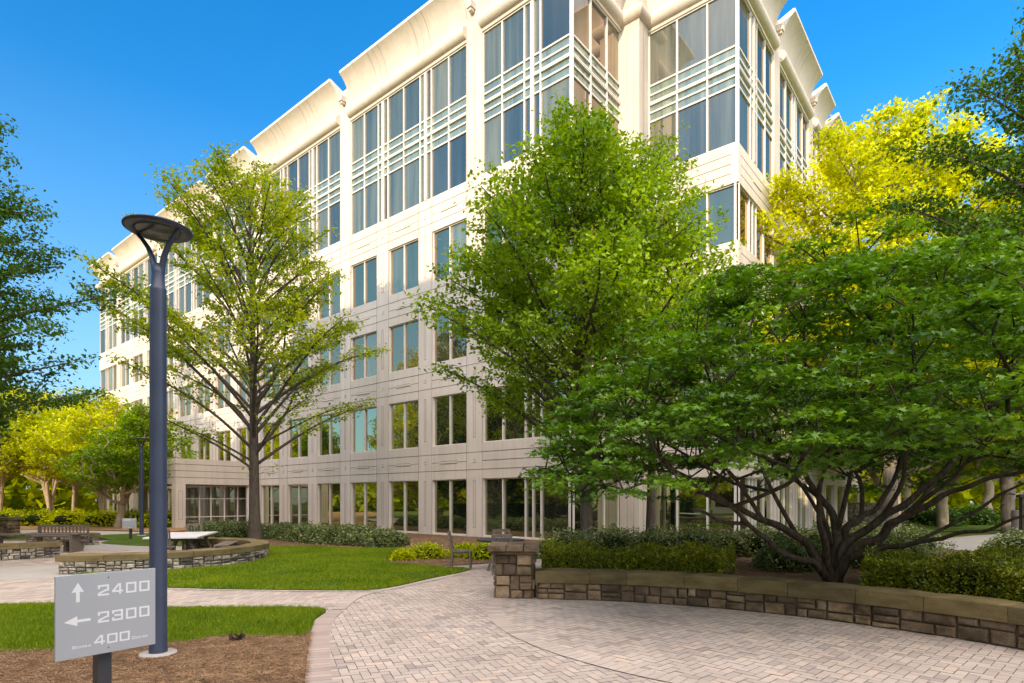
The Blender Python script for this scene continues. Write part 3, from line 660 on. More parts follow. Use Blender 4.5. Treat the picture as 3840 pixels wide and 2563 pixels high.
# lawns
lawn1 = smooth([(-7.6, 11.35), (-6.5, 11.18), (-5.39, 10.96), (-3.1, 10.8), (-2.36, 11.06), (-1.73, 12.4), (-1.01, 13.97), (-1.9, 14.6), (-2.9, 15.2), (-3.4, 16.3), (-2.7, 18.4), (-3.0, 19.7), (-5.8, 20.3), (-7.0, 20.9), (-9.5, 20.6), (-9.5, 13.0), (-8.3, 12.6)], 4, True)
lawn2 = smooth([(-8.3, 9.26), (-5.24, 9.04), (-3.2, 9.0), (-2.76, 8.8), (-2.72, 8.2), (-2.52, 7.4), (-2.6, 7.05), (-3.46, 7.04), (-3.88, 6.7), (-5.3, 6.3), (-7.8, 6.1), (-9, 7.5)], 4, True)
sheet('lawn', lawn1, .025, M['turf'], label='curved green lawn between the stone ring wall and the paver path', cat='lawn')
sheet('lawn', lawn2, .025, M['turf'], label='narrow green lawn strip behind the sign and lamp post', cat='lawn')
mul = smooth([(-2.52, 7.4), (-2.2, 6.39), (-1.865, 5.35), (-1.5, 4.4), (-1.0, 3.2), (-2, 2.0), (-6, 2.5), (-8, 5), (-8.2, 6.6), (-5.3, 6.45), (-3.88, 6.85), (-3.46, 7.15), (-2.6, 7.2)], 3, True)
sheet('mulch_bed', mul, .018, M['soil'])
def sample(poly, dens, rng, extra=None):
    xs = [p[0] for p in poly]; ys = [p[1] for p in poly]; A = (max(xs) - min(xs)) * (max(ys) - min(ys)); n = int(A * dens)
    x = rng.uniform(min(xs), max(xs), n); y = rng.uniform(min(ys), max(ys), n)
    k = in_poly(x, y, poly)
    if extra is not None: k &= extra(x, y)
    return x[k], y[k]
def blades(name, poly, dens, h, w, z, m_, label, extra=None):
    x, y = sample(poly, dens, rg, extra); n = len(x); th = rg.uniform(0, 6.28, n); hh = h * rg.uniform(.5, 1.25, n)
    hh *= .8 + .35 * np.sin(x * 2.1) * np.sin(y * 1.7 + 1)
    lx = rg.normal(0, .45, n) * hh; ly = rg.normal(0, .45, n) * hh
    c, s = np.cos(th) * w, np.sin(th) * w
    V = np.stack([np.stack([x - c, y - s, np.full(n, z)], 1), np.stack([x + c, y + s, np.full(n, z)], 1), np.stack([x + lx, y + ly, z + hh], 1)], 1)
    o = link(name, np_mesh(name, V.reshape(-1, 3), 3, n, [m_], np.repeat(rg.uniform(0, 1, n), 3)))
    return tag(o, label, 'grass', kind='stuff')
inview = lambda X, Y: (np.abs(X) < Y * .88 + .6)
blades('grass', lawn1, 2600, .055, .006, .025, M['blade'], 'short mown grass blades on the curved lawn', inview)
blades('grass', lawn2, 6500, .06, .0035, .025, M['blade'], 'short mown grass blades on the strip behind the sign', inview)
def straws(name, poly, dens, ln, w, z, label, extra=None, zf=None):
    x, y = sample(poly, dens, rg, extra); n = len(x); th = rg.uniform(0, 6.28, n); l = ln * rg.uniform(.4, 1.2, n) / 2
    z1 = z + rg.uniform(.002, .022, n); z2 = z + rg.uniform(.002, .022, n)
    if zf is not None: b_ = zf(x, y); z1 += b_; z2 += b_
    dx, dy = np.cos(th) * l, np.sin(th) * l; wx, wy = -np.sin(th) * w, np.cos(th) * w
    cu = rg.normal(0, .18, n) * l
    mx, my = x + wx / w * cu, y + wy / w * cu
    P_ = [(x - dx, y - dy, z1), (mx, my, (z1 + z2) / 2 + .006), (x + dx, y + dy, z2)]
    V = []
    for a in (0, 1):
        (ax, ay, az), (bx, by, bz) = P_[a], P_[a + 1]
        V.append(np.stack([np.stack([ax - wx, ay - wy, az], 1), np.stack([ax + wx, ay + wy, az], 1), np.stack([bx + wx, by + wy, bz], 1), np.stack([bx - wx, by - wy, bz], 1)], 1))
    V = np.concatenate(V); t = rg.uniform(0, 1, n)
    o = link(name, np_mesh(name, V.reshape(-1, 3), 4, len(V), [M['straw']], np.repeat(np.concatenate([t, t]), 4)))
    return tag(o, label, 'mulch', kind='stuff')
straws('pine_straw', mul, 5200, .13, .0022, .018, 'brown pine straw mulch around the lamp post base', inview)
def litter(name, poly, n_, size, m_, z, label, extra=None):
    xs = [p[0] for p in poly]; ys = [p[1] for p in poly]
    x, y = sample(poly, n_ / max(1e-3, (max(xs) - min(xs)) * (max(ys) - min(ys))), rg, extra)
    pos = np.stack([x, y, z + rg.uniform(.004, .012, len(x))], 1)
    o = link(name, leaf_mesh(name, pos, size, m_, SH_RH, 6.0, .5, rng=rg)); return tag(o, label, 'litter', kind='stuff')
# far mulch and planting beds
bed_far = smooth([(-3.4, 16.3), (-2.9, 15.3), (-1.9, 14.8), (-.6, 15.5), (.5, 16.5), (6, 21), (P0.x + 3, P0.y - 2.5), (P0.x, P0.y), (-19, 41), (-21, 38), (-15, 29), (-10.5, 20.8), (-7.0, 20.9), (-5.8, 20.3), (-3.0, 19.7), (-2.7, 18.4)], 3, True)
sheet('planting_bed', bed_far, .012, M['soil'])
straws('pine_straw', bed_far, 160, .3, .006, .012, 'reddish pine straw mulch along the office front', inview)
cir = lambda t, r: (CW[0] + r * math.cos(t), CW[1] + r * math.sin(t))
bed2 = [cir(R(t), RW + .25) for t in range(8, 86, 6)] + [(.7, 11.5), (.9, 14.0), (2.0, 17), (8.5, 21.5), (10.5, 23), (13, 20), (12.0, 17.2), (12.5, 14), (13.5, 10), (12, 5)]
o = sheet('planting_bed', bed2, .30, M['soil'], thick=.34)
straws('pine_straw', bed2, 120, .2, .004, .30, 'dark leaf litter in the raised bed behind the curved wall', inview)
litter('fallen_leaves', [(-1.2, 5), (6.4, 5), (6.6, 7), (4.8, 8.4), (2.4, 9.9), (-.4, 10.2), (-1.6, 8)], 420, .022, M['straw'], .004, 'tiny dry leaves and twigs scattered on the pavers', lambda X, Y: (np.hypot(X - CW[0], Y - CW[1]) < RW - .05) & (rg.uniform(0, 1, len(X)) < .15 + .85 * np.clip((np.hypot(X - CW[0], Y - CW[1]) - 5.4) / 1.2, 0, 1) ** 2))
litter('lawn_clippings', lawn1, 500, .03, M['straw'], .05, 'pale leaf bits lying in the curved lawn', inview)
# walks further off
walk = smooth([(-30, 33), (-21, 31.5), (-16.5, 29.0), (-13.4, 25.8), (-12.0, 22.5), (-12.4, 20), (-15.2, 20.5), (-16.5, 25.0), (-19.5, 28.0), (-30, 29.5)], 4, True)
sheet('walkway', walk, .006, M['concrete'])
walk2 = smooth([(12.4, 16.8), (14.3, 17.0), (17.5, 20.5), (22.5, 25.2), (30, 29), (30, 31), (21.0, 27.0), (15.6, 22.2), (12.7, 18.5)], 4, True)
sheet('walkway', walk2, .05, M['concrete'])
disc = [(-11.2 + 1.9 * math.cos(t), 13.6 + 1.5 * math.sin(t)) for t in [i * .3 for i in range(21)]]
sheet('concrete_disc', disc, .007, M['concrete'])
def lawnfar(name, pts, z, m_, lab): return sheet(name, smooth(pts, 4, True), z, m_, label=lab, cat='lawn')
lawnfar('lawn', [(-19.5, 27.8), (-16.6, 24.6), (-15.6, 22.6), (-12.6, 21.2), (-10.6, 22.5), (-12.6, 27), (-16, 30.5)], .02, M['turf'], 'small green lawn between the plaza and the small directional sign')
lawnfar('lawn', [(14.5, 22.5), (18, 27), (26, 33), (48, 36), (60, 52), (30, 46), (19, 36), (14.5, 28)], .02, M['turf'], 'sunlit lawn beyond the maple on the right')
lawnfar('lawn', [(15.5, 17.0), (19, 20), (26, 25.5), (40, 31), (40, 18), (20, 12)], .02, M['turf'], 'lawn right of the brick walk beyond the maple')
straw_l = smooth([(-60, 34), (-30, 33), (-21.5, 32.5), (-18, 31), (-19, 41), (-30, 52), (-60, 58)], 4, True)
sheet('mulch_bed', straw_l, .01, surface('straw_ground', [(0.3, (.22, .12, .055)), (0.7, (.38, .23, .11))], 1.2, 0.9, 0.1, 0.6, 25, fine=(30, .25)))
sheet('mulch_bed', smooth([(10.8, 21), (14.5, 20.5), (15.2, 24), (18.5, 31), (26, 39), (20, 38), (13, 30)], 4, True), .03, M['soil'])

# ------------------------------------------------------------------ stone walls
def split(x0, x1, y0, y1, out, maxw=.42, minw=.12, minh=.07, maxh=.24):
    w, h = x1 - x0, y1 - y0
    if (w > maxw or h > maxh or (random.random() < .35 and w > 2 * minw and h > 2 * minh)) and (w > 2 * minw or h > 2 * minh):
        if (w / maxw > h / maxh * random.uniform(.8, 1.3) or h < 2 * minh) and w > 2 * minw:
            s_ = x0 + w * random.uniform(.34, .66); split(x0, s_, y0, y1, out, maxw, minw, minh, maxh); split(s_, x1, y0, y1, out, maxw, minw, minh, maxh); return
        if h > 2 * minh:
            s_ = y0 + h * random.uniform(.36, .64); split(x0, x1, y0, s_, out, maxw, minw, minh, maxh); split(x0, x1, s_, y1, out, maxw, minw, minh, maxh); return
    out.append((x0, x1, y0, y1))
def stones(b, fn, L, z0, z1, dep=.03, m=0, **kw):
    """fn(a, d, z) maps wall coordinates to space, d outward"""
    out = []; a = 0
    while a < L - .01:
        w = min(random.uniform(.9, 1.3), L - a)
        if L - a - w < .4: w = L - a
        split(a, a + w, z0, z1, out, **kw); a += w
    for x0, x1, y0, y1 in out:
        g = .003; x0 += g; x1 -= g; y0 += g; y1 -= g; t = min(1, max(0, random.gauss(.5, .28))); pr = dep * random.uniform(.6, 1.5); bv = .012 + random.random() * .012
        dx_ = min(.016, (x1 - x0) * .10); j = lambda s=.007: random.uniform(-s, s)
        k4 = [(random.uniform(0, dx_), random.uniform(0, dx_ * .6)) for _ in range(4)]; sx4 = (1, -1, -1, 1); sz4 = (1, 1, -1, -1)
        cn = [(x0, y0), (x1, y0), (x1, y1), (x0, y1)]
        cn = [(a_ + sx4[q] * k4[q][0], b_ + sz4[q] * k4[q][1]) for q, (a_, b_) in enumerate(cn)]
        ring0 = [(a_, 0, b_) for a_, b_ in cn]
        ring1 = [(a_ + sx4[q] * .002, pr * .7, b_ + sz4[q] * .002) for q, (a_, b_) in enumerate(cn)]
        ring2 = [(a_ + sx4[q] * bv, pr * random.uniform(.85, 1.35), b_ + sz4[q] * bv) for q, (a_, b_) in enumerate(cn)]
        ctr = ((x0 + x1) / 2 + j(.02), pr * random.uniform(1.0, 1.5), (y0 + y1) / 2 + j(.02))
        vs = [fn(*p) for p in ring0 + ring1 + ring2 + [ctr]]
        fs = [(i, (i + 1) % 4, 4 + (i + 1) % 4, 4 + i) for i in range(4)] + [(4 + i, 4 + (i + 1) % 4, 8 + (i + 1) % 4, 8 + i) for i in range(4)] + [(8 + i, 8 + (i + 1) % 4, 12) for i in range(4)]
        b.add(vs, fs, m, t)
def ring_wall(name, cen, Rm, th, t0, t1, H, cap, label, stn='stone', capw=.52, zb=0, capover=.05, caplen=.75, flip=False, smin=None):
    """rubble wall on an arc; outer and inner faces, cap blocks"""
    root = empty(name, (cen[0] + Rm * math.cos((t0 + t1) / 2), cen[1] + Rm * math.sin((t0 + t1) / 2), zb), label, 'wall')
    Ro, Ri = Rm + th / 2, Rm - th / 2; L = Rm * (t1 - t0)
    w = MB()
    def sh(z): return zb + z
    n = max(6, int(L / .2))
    vs = []
    for i in range(n + 1):
        t = t0 + (t1 - t0) * i / n
        for r in (Ri, Ro):
            for z in (0, H - cap): vs.append((cen[0] + r * math.cos(t), cen[1] + r * math.sin(t), sh(z)))
    fs = []
    for i in range(n):
        q = 4 * i; fs += [(q, q + 1, q + 5, q + 4), (q + 2, q + 6, q + 7, q + 3), (q + 1, q + 3, q + 7, q + 5)]
    fs += [(0, 2, 3, 1), (4 * n, 4 * n + 1, 4 * n + 3, 4 * n + 2)]
    w.add(vs, fs, 1)
    kw = dict(maxw=.40, minw=.11, minh=.065, maxh=.20) if stn == 'stone' else dict(maxw=.27, minw=.07, minh=.04, maxh=.15)
    def fo(a, d, z): t = t0 + a / Rm; r = Ro + d; return Vector((cen[0] + r * math.cos(t), cen[1] + r * math.sin(t), sh(z)))
    def fi(a, d, z): t = t1 - a / Rm; r = Ri - d; return Vector((cen[0] + r * math.cos(t), cen[1] + r * math.sin(t), sh(z)))
    stones(w, fo, L, .0, H - cap, **kw); stones(w, fi, L, .0, H - cap, **kw)
    for t, sg in ((t0, -1), (t1, 1)):
        e = Vector((-math.sin(t), math.cos(t), 0)) * sg; rad = Vector((math.cos(t), math.sin(t), 0))
        def fe(a, d, z): p = Vector((*cen, 0)) + rad * ((Ri + a) if sg < 0 else (Ro - a)) + e * d; return Vector((p.x, p.y, sh(z)))
        stones(w, fe, th, .0, H - cap, **kw)
    w.build('stonework', [M[stn], M['mortar']], root)
    # cap: individual blocks
    cb = MB(); nb_ = max(2, round(L / caplen)); acc = [0] + sorted((i + random.uniform(-.16, .16)) / nb_ for i in range(1, nb_)) + [1]
    for i in range(nb_):
        a = t0 + (t1 - t0) * acc[i] + .004 / Rm; c = t0 + (t1 - t0) * acc[i + 1] - .004 / Rm
        if i == 0: a -= capover / Rm
        if i == nb_ - 1: c += capover / Rm
        m_ = 4; ro = Rm + capw / 2 + random.uniform(-.006, .006); ri = Rm - capw / 2; dz = random.uniform(-.004, .004); bv = .016
        vs = []; sec = [(ri, H - cap), (ro, H - cap), (ro + .004, H - bv), (ro - bv, H), (ri + bv, H), (ri, H - bv)]
        for j_ in range(m_ + 1):
            t = a + (c - a) * j_ / m_; sh_ = bv * .8 if j_ in (0, m_) else 0
            for r, z in sec:
                zz = z - (sh_ if z > H - .001 else 0); r_ = r + random.uniform(-.004, .004)
                vs.append((cen[0] + r_ * math.cos(t), cen[1] + r_ * math.sin(t), sh(zz) + dz))
        k = 6; fs = [(j_ * k + q, j_ * k + (q + 1) % k, (j_ + 1) * k + (q + 1) % k, (j_ + 1) * k + q) for j_ in range(m_) for q in range(k)]
        fs += [tuple(range(k - 1, -1, -1)), tuple(m_ * k + q for q in range(k))]
        cb.add(vs, fs, 0, random.random())
    cb.build('cap', [M['cap_stone']], root)
    return root
ring_wall('stone_wall', CW, RW + .20, .36, R(10), R(84.7), .48, .20, 'long curved rubble wall with thick sandstone cap curving right from the pillar', capw=.46, caplen=.85)
ring_wall('stone_wall', (-9.95, 16.2), 2.83, .40, R(-92), R(100), .445, .15, 'semicircular rubble seat wall with buff cap around the picnic table', stn='stone_grey', capw=.50, caplen=.9)
ring_wall('stone_wall', (-16.6, 19.0), 3.55, .42, R(-105), R(-26), .45, .15, 'low stone seat wall at the left edge nearest the sign', stn='stone_grey', capw=.5, caplen=.9)
ring_wall('stone_wall', (-17.0, 19.4), 2.9, .42, R(58), R(110), .45, .15, 'short stone seat wall piece behind the wooden benches', stn='stone_grey', capw=.5, caplen=.9)
ring_wall('stone_wall', (30.0, 52.0), 9.0, .5, R(215), R(268), 1.5, .15, 'sunlit stone retaining wall far off behind the maple branches', stn='stone_grey', capw=.6, caplen=1.2)
# pillar
pr_ = empty('stone_pillar', (.05, 10.2, 0), 'square rubble stone pillar with slab cap at the near end of the curved wall', 'pillar')
pm = MB(); pu = Vector((.9985, -.055, 0)).normalized(); pn = Vector((-pu.y, pu.x, 0)) * -1; Oc = Vector((.05, 10.28, 0)); hw = .31
pm.box(Oc, pu, pn, -hw, hw, -hw, hw, 0, .74, 1)
for uu, nn in ((pu, pn), (pn, pu * -1), (pn * -1, pu), (pu * -1, pn * -1)):
    def fp(a, d, z, uu=uu, nn=nn): p = Oc + uu * (a - hw) + nn * (hw + d); return Vector((p.x, p.y, z))
    stones(pm, fp, 2 * hw, 0, .74, dep=.035, maxw=.32, minw=.10, minh=.09, maxh=.27)
pm.build('stonework', [M['stone'], M['mortar']], pr_)
pc = MB()
for a0, a1 in ((-.44, -.13), (-.12, .16), (.17, .43)):
    pc.box(Oc, pu, pn, a0, a1, -.42 + random.uniform(-.01, .01), .43 + random.uniform(-.015, .01), .79 + random.uniform(0, .006), .90 + random.uniform(-.008, .008), 0, random.random())
pc.box(Oc, pu, pn, -.375, .37, -.36, .37, .74, .79, 0, .3)
pc.build('cap', [M['stone']], pr_, bevel=.014)
# far pillar at left
lp = G(20, 1700 + 520 * .5503 + 10); lp = AT(22, 27)
lpr = empty('stone_pillar', lp, 'short stone pillar at the far left edge before the tan trunks', 'pillar'); lm = MB()
lu = Vector((1, 0, 0)); ln_ = Vector((0, -1, 0)); lm.box(lp, lu, ln_, -.35, .35, -.35, .35, 0, .75, 1)
for uu, nn in ((lu, ln_), (ln_ * -1, lu)):
    def fp(a, d, z, uu=uu, nn=nn): p = lp + uu * (a - .35) + nn * (.35 + d); return Vector((p.x, p.y, z))
    stones(lm, fp, .7, 0, .75, maxw=.35, minw=.12, minh=.1, maxh=.25)
lm.build('stonework', [M['stone'], M['mortar']], lpr); lc = MB(); lc.box(lp, lu, ln_, -.45, .45, -.45, .45, .75, .88, 0, .5); lc.build('cap', M['stone'], lpr, bevel=.01)

# ------------------------------------------------------------------ lamp posts
def lamp(base, label, full=True):
    r = empty('lamp_post', base, label, 'street lamp'); x, y, z = base
    f = MB(); f.lathe(base, [(.0, .05), (.17, .05), (.185, .03), (.19, 0)], 28); f.build('footing', M['concrete'], r)
    p = MB(); p.lathe(base, [(.088, .02), (.088, .1), (.084, .12), (.081, 2.0), (.078, 3.86), (.078, 3.88), (.066, 3.90), (.062, 4.02), (.058, 4.06)], 32); p.build('pole', M['lamp_paint'], r)
    if full:
        a = MB()
        ya = Vector((math.cos(R(-14)), math.sin(R(-14)), 0))
        for s_ in (-1, 1):
            pts = [Vector((x, y, z)) + ya * s_ * q + Vector((0, 0, h)) for q, h in ((.035, 3.98), (.045, 4.10), (.075, 4.22), (.13, 4.33), (.20, 4.42), (.275, 4.495))]
            a.tube(pts, [.034, .033, .03, .027, .024, .02], 10, flat=.6)
        a.lathe(base, [(.058, 4.0), (.062, 4.05), (.05, 4.12), (.02, 4.15), (0, 4.15)], 20)
        a.build('arm', M['lamp_paint'], r)
        d = MB(); d.lathe(base, [(0, 4.492), (.225, 4.492), (.235, 4.482), (.30, 4.488), (.325, 4.502), (.326, 4.512), (.30, 4.526), (.2, 4.546), (0, 4.555)], 48); d.build('lamp_head', M['lamp_paint'], r)
        l = MB(); l.lathe(base, [(0, 4.474), (.19, 4.480), (.21, 4.488)], 40); l.build('lens', surface('lamp_lens', [(0.3, (.035, .04, .055)), (0.7, (.05, .055, .07))], 3, .25, .6), r)
    return r
lamp(G(593.4, 2463.5), 'tall dark blue grey lamp post with round disc head on a forked arm')
q = AT(531, 27.5); lamp(q, 'distant grey lamp post behind the small sign')

# ------------------------------------------------------------------ signs
GL = {'0': [[(0, 0), (1, 0), (1, 1), (0, 1), (0, 0)]], '2': [[(0, .78), (0, 1), (1, 1), (1, .52), (.75, .48), (.1, .22), (0, .1), (0, 0), (1, 0)]],
      '3': [[(0, .8), (0, 1), (1, 1), (1, .5), (.25, .5)], [(1, .5), (1, 0), (0, 0), (0, .2)]], '4': [[(.78, 0), (.78, 1), (.62, 1), (0, .32), (0, .25), (1, .25)]],
      'G': [[(1, .75), (1, 1), (0, 1), (0, 0), (1, 0), (1, .5), (.55, .5)]], 'E': [[(1, 1), (0, 1), (0, 0), (1, 0)], [(0, .5), (.85, .5)]], 'O': [[(0, 0), (1, 0), (1, 1), (0, 1), (0, 0)]],
      'R': [[(0, 0), (0, 1), (1, 1), (1, .45), (0, .45)], [(.6, .45), (1, 0)]], 'I': [[(.3, 0), (.3, 1)]], 'A': [[(0, 0), (.4, 1), (.6, 1), (1, 0)], [(.2, .35), (.8, .35)]],
      'C': [[(1, .75), (1, 1), (0, 1), (0, 0), (1, 0), (1, .25)]], 'N': [[(0, 0), (0, 1), (1, 0), (1, 1)]], 'T': [[(0, 1), (1, 1)], [(.5, 1), (.5, 0)]]}
def sign(name, base, u, W, H, zb, label, rows, thick=.05, post=.085, detail=True):
    n = Vector((u.y, -u.x, 0)); O = Vector((*base.xy, 0))
    r = empty(name, O, label, 'sign')
    p = MB(); p.box(O, u, n, -W / 2, W / 2, .0, .012, zb, zb + H); p.build('panel', M['sign_face'], r, bevel=.002)
    bp = MB(); bp.box(O, u, n, -W / 2 + .012, W / 2 - .012, -thick + .004, -.002, zb + .004, zb + H - .004); bp.build('backing_panel', M['sign_face'], r)
    po_ = MB(); po_.box(O, u, n, -post / 2 - .0, post / 2, -thick - post, -thick + .002, -.05, zb + H * .75); po_.build('post', M['sign_post'], r, bevel=.004)
    t = MB(); cnt = [0]
    def seg(a, b, w):
        (ax, az), (bx, bz) = a, b; d = Vector((bx - ax, bz - az)); l = d.length
        if l < 1e-6: return
        d /= l; nn = Vector((-d.y, d.x)); ax -= d.x * w / 2; az -= d.y * w / 2; bx += d.x * w / 2; bz += d.y * w / 2
        cnt[0] += 1; dd = .0125 + (cnt[0] % 7) * .00012
        q = [(ax + nn.x * w / 2, az + nn.y * w / 2), (ax - nn.x * w / 2, az - nn.y * w / 2), (bx - nn.x * w / 2, bz - nn.y * w / 2), (bx + nn.x * w / 2, bz + nn.y * w / 2)]
        t.add([O + u * (-W / 2 + x * 1) + n * dd + Vector((0, 0, zb + H - z)) for x, z in q], [(0, 1, 2, 3)])
    def text(s, x, zbase, cw, ch, gap, w):
        for c in s:
            if c == ' ': x += cw + gap; continue
            for pl in GL[c.upper()]:
                pts = [(x + w / 2 + a * (cw - w), zbase - w / 2 - b_ * (ch - w)) for a, b_ in pl]
                for i in range(len(pts) - 1): seg(pts[i], pts[i + 1], w)
            x += (cw if c != 'I' and c != 'i' else cw * .4) + gap
        return x
    def part(nm):
        global_t = t.build(nm, M['sign_text'], r); t.v, t.f, t.m, t.t, t.sm = [], [], [], [], []
    rows(part, text, seg, t, lambda x, z, d=.0127: O + u * (-W / 2 + x) + n * d + Vector((0, 0, zb + H - z)), W, H)
    if detail:
        s_ = MB()
        for z in (.035, H - .035): 
            s_ = MB(); c_ = O + n * .0125 + Vector((0, 0, zb + H - z)); s_.add([c_ + u * .005 * math.cos(k * 1.05) + Vector((0, 0, .005 * math.sin(k * 1.05))) + n * .002 for k in range(6)], [tuple(range(6))])
            s_.build('screw', M['mullion_dark'], r)
    return r
def rows1(part, text, seg, t, P, W, H):
    for zc, s in ((.285, '2400'), (.615, '2300')):
        text(s, .395 * W, zc * H, .112 * W, .135 * H, .030 * W, .0125); part('number')
    t.add([P(.205 * W, .095 * H), P(.145 * W, .21 * H), P(.262 * W, .21 * H)], [(0, 1, 2)])
    t.add([P(.187 * W, .2095 * H, .0128), P(.187 * W, .33 * H, .0128), P(.222 * W, .33 * H, .0128), P(.222 * W, .2095 * H, .0128)], [(0, 1, 2, 3)]); part('arrow')
    t.add([P(.075 * W, .555 * H), P(.20 * W, .615 * H), P(.20 * W, .495 * H)], [(0, 1, 2)])
    t.add([P(.195 * W, .572 * H, .0128), P(.325 * W, .572 * H, .0128), P(.325 * W, .538 * H, .0128), P(.195 * W, .538 * H, .0128)], [(0, 1, 2, 3)]); part('arrow')
    text('400', .36 * W, .885 * H, .105 * W, .118 * H, .022 * W, .011)
    x = text('G', .15 * W, .885 * H, .03 * W, .036 * H, .006 * W, .004); text('EORGIA', x, .885 * H, .021 * W, .026 * H, .006 * W, .003)
    x = text('C', .745 * W, .885 * H, .03 * W, .036 * H, .006 * W, .004); text('ENTER', x, .885 * H, .021 * W, .026 * H, .006 * W, .003); part('place_name')
Ys = 3.75; SL = AT(205, Ys); SRt = AT(580, Ys * 320 / 284)
us = (SRt - SL); us.z = 0; Ws = us.length; us.normalize()
zt = CAMZ - (2163 - HZ) / F * Ys; hs = 320 / F * Ys
sign('direction_sign', (SL + SRt) / 2, us, Ws, hs, zt - hs, 'large grey directional sign reading 2400 and 2300 with white arrows', rows1)
def rows2(part, text, seg, t, P, W, H):
    text('2400', .10 * W, .25 * H, .105 * W, .15 * H, .03 * W, .02); part('number')
    t.add([P(.95 * W, .17 * H), P(.85 * W, .12 * H), P(.85 * W, .22 * H)], [(0, 1, 2)]); t.add([P(.72 * W, .19 * H, .0128), P(.86 * W, .19 * H, .0128), P(.86 * W, .15 * H, .0128), P(.72 * W, .15 * H, .0128)], [(0, 1, 2, 3)]); part('arrow')
    text('400', .42 * W, .93 * H, .05 * W, .07 * H, .012 * W, .01); part('place_name')
s2 = AT(485, 25.0); sign('direction_sign', s2, Vector((1, .05, 0)).normalized(), .58, .44, .62 - .16, 'small distant grey directional sign reading 2400 near the far lamp post', rows2, detail=False)

# ------------------------------------------------------------------ furniture
def chair(base, rz, label, group=None):
    r = empty('chair', base, label, 'chair', group, rz=rz)
    def bd(mb, nm, par=r): return mb.build(nm, M['wood_grey'], par, bevel=.004, world=False)
    s = MB()
    for i in range(5): s.wbox((0, -.19 + i * .095, .43), (.46, .085, .025))
    s.wbox((0, 0, .385), (.42, .42, .04)); bd(s, 'seat')
    b = MB()
    for i in range(5): b.tube([(-.17 + i * .085, -.235, .50), (-.17 + i * .085, -.30, .84)], .016, 4)
    b.wbox((0, -.31, .84), (.46, .03, .07)); b.wbox((0, -.24, .50), (.44, .025, .05)); bd(b, 'backrest')
    for sx in (-1, 1):
        l = MB(); l.tube([(sx * .21, .20, 0), (sx * .21, .20, .43)], .025, 4); bd(l, 'leg')
        l = MB(); l.tube([(sx * .21, -.27, 0), (sx * .21, -.21, .43), (sx * .215, -.325, .90)], .025, 4); bd(l, 'leg')
    return r
tb = AT(1877, 14.15)
t_ = empty('round_table', tb, 'round dark topped patio table behind the stone pillar', 'table')
m_ = MB(); m_.lathe(tb, [(0, .675), (.54, .675), (.57, .69), (.57, .715), (.55, .725), (0, .725)], 36); m_.build('tabletop', M['table_dark'], t_)
for a in range(4):
    l = MB(); t = R(45 + 90 * a); d = Vector((math.cos(t), math.sin(t), 0)); l.tube([tb + d * .42, tb + d * .10 + Vector((0, 0, .675))], [.04, .035], 4); l.build('leg', M['wood_grey'], t_)
chair(tb + Vector((-.92, .05, 0)), R(-90), 'weathered wooden chair left of the round table seen side on')
chair(tb + Vector((.05, -.78, 0)), R(0), 'weathered wooden chair with its back to the viewer, half hidden by the pillar')
chair(tb + Vector((.0, .85, 0)), R(180), 'weathered wooden chair on the far side of the round table')
chair(tb + Vector((1.0, .1, 0)), R(90), 'weathered wooden chair right of the round table behind the hedge end')
# picnic table
pt = empty('picnic_table', Vector((-9.2, 16.8, 0)), 'long pale topped picnic table inside the stone ring wall', 'table')
c1, c2, c3 = Vector((-9.73, 15.63, 0)), Vector((-8.30, 15.2, 0)), Vector((-9.20, 18.1, 0))
tu = Vector((.957, .29, 0)); tn_ = Vector((-.29, .957, 0)); TL, TW = 2.9, 1.3; c2 = c1 + tu * TW
m_ = MB(); m_.box(c1, tu, tn_, 0, TW, 0, TL, .62, .665); m_.build('tabletop', M['table_light'], pt, bevel=.006)
for (a, d) in ((.3, .4), (TW - .3, .4), (.3, TL - .4), (TW - .3, TL - .4)):
    l = MB(); p_ = c1 + tu * a + tn_ * d; s_ = -1 if a < .5 else 1
    l.tube([p_ + tu * s_ * .22, p_ + Vector((0, 0, .62))], .06, 4); l.build('leg', M['wood_grey'], pt)
for d_a in (.37, TL - .43): m_ = MB(); m_.box(c1, tu, tn_, .2, TW - .2, d_a, d_a + .06, .54, .618); m_.build('crossbar', M['wood_grey'], pt)
def bench(O, u, L, label, w=.38, h=.44, back=False, m0='wood_grey'):
    n = Vector((-u.y, u.x, 0)); r = empty('bench', O, label, 'bench')
    s = MB()
    for i in range(4): s.box(O, u, n, 0, L, i * w / 4 + .006, (i + 1) * w / 4 - .006, h - .04, h)
    s.build('seat', M[m0], r, bevel=.004)
    for a in (.12, L - .2):
        l = MB(); l.box(O, u, n, a, a + .08, .03, w - .03, 0, h - .04); l.build('leg', M[m0], r, bevel=.004)
    if back:
        b = MB(); b.box(O, u, n, 0, L, w, w + .035, h + .28, h + .36); b.box(O, u, n, 0, .06, w, w + .05, .1, h + .28); b.box(O, u, n, L - .06, L, w, w + .05, .1, h + .28)
        for i in range(int(L / .12)): b.box(O, u, n, .08 + i * .12, .12 + i * .12, w + .005, w + .03, h, h + .28)
        b.build('backrest', M[m0], r)
    return r
bench(c2 + tu * .75 + tn_ * .1, tn_, 1.9, 'long plank bench between the picnic table and the ring wall', h=.42)
chair(Vector((-8.95, 15.25, 0)), R(15), 'weathered wooden chair at the near end of the picnic table by the lamp post')
chair(Vector((-10.0, 18.55, 0)), R(195), 'weathered wooden chair at the far end of the picnic table')
bench(AT(-60, 18.2, 0), Vector((.98, .2, 0)).normalized(), 2.5, 'heavy wooden bench at the left edge behind the stone seat wall', w=.6, h=.60)
bench(AT(110, 20.2, 0), Vector((1, 0.05, 0)).normalized(), 1.7, 'wooden bench with a railed back beyond the heavy bench', back=True)
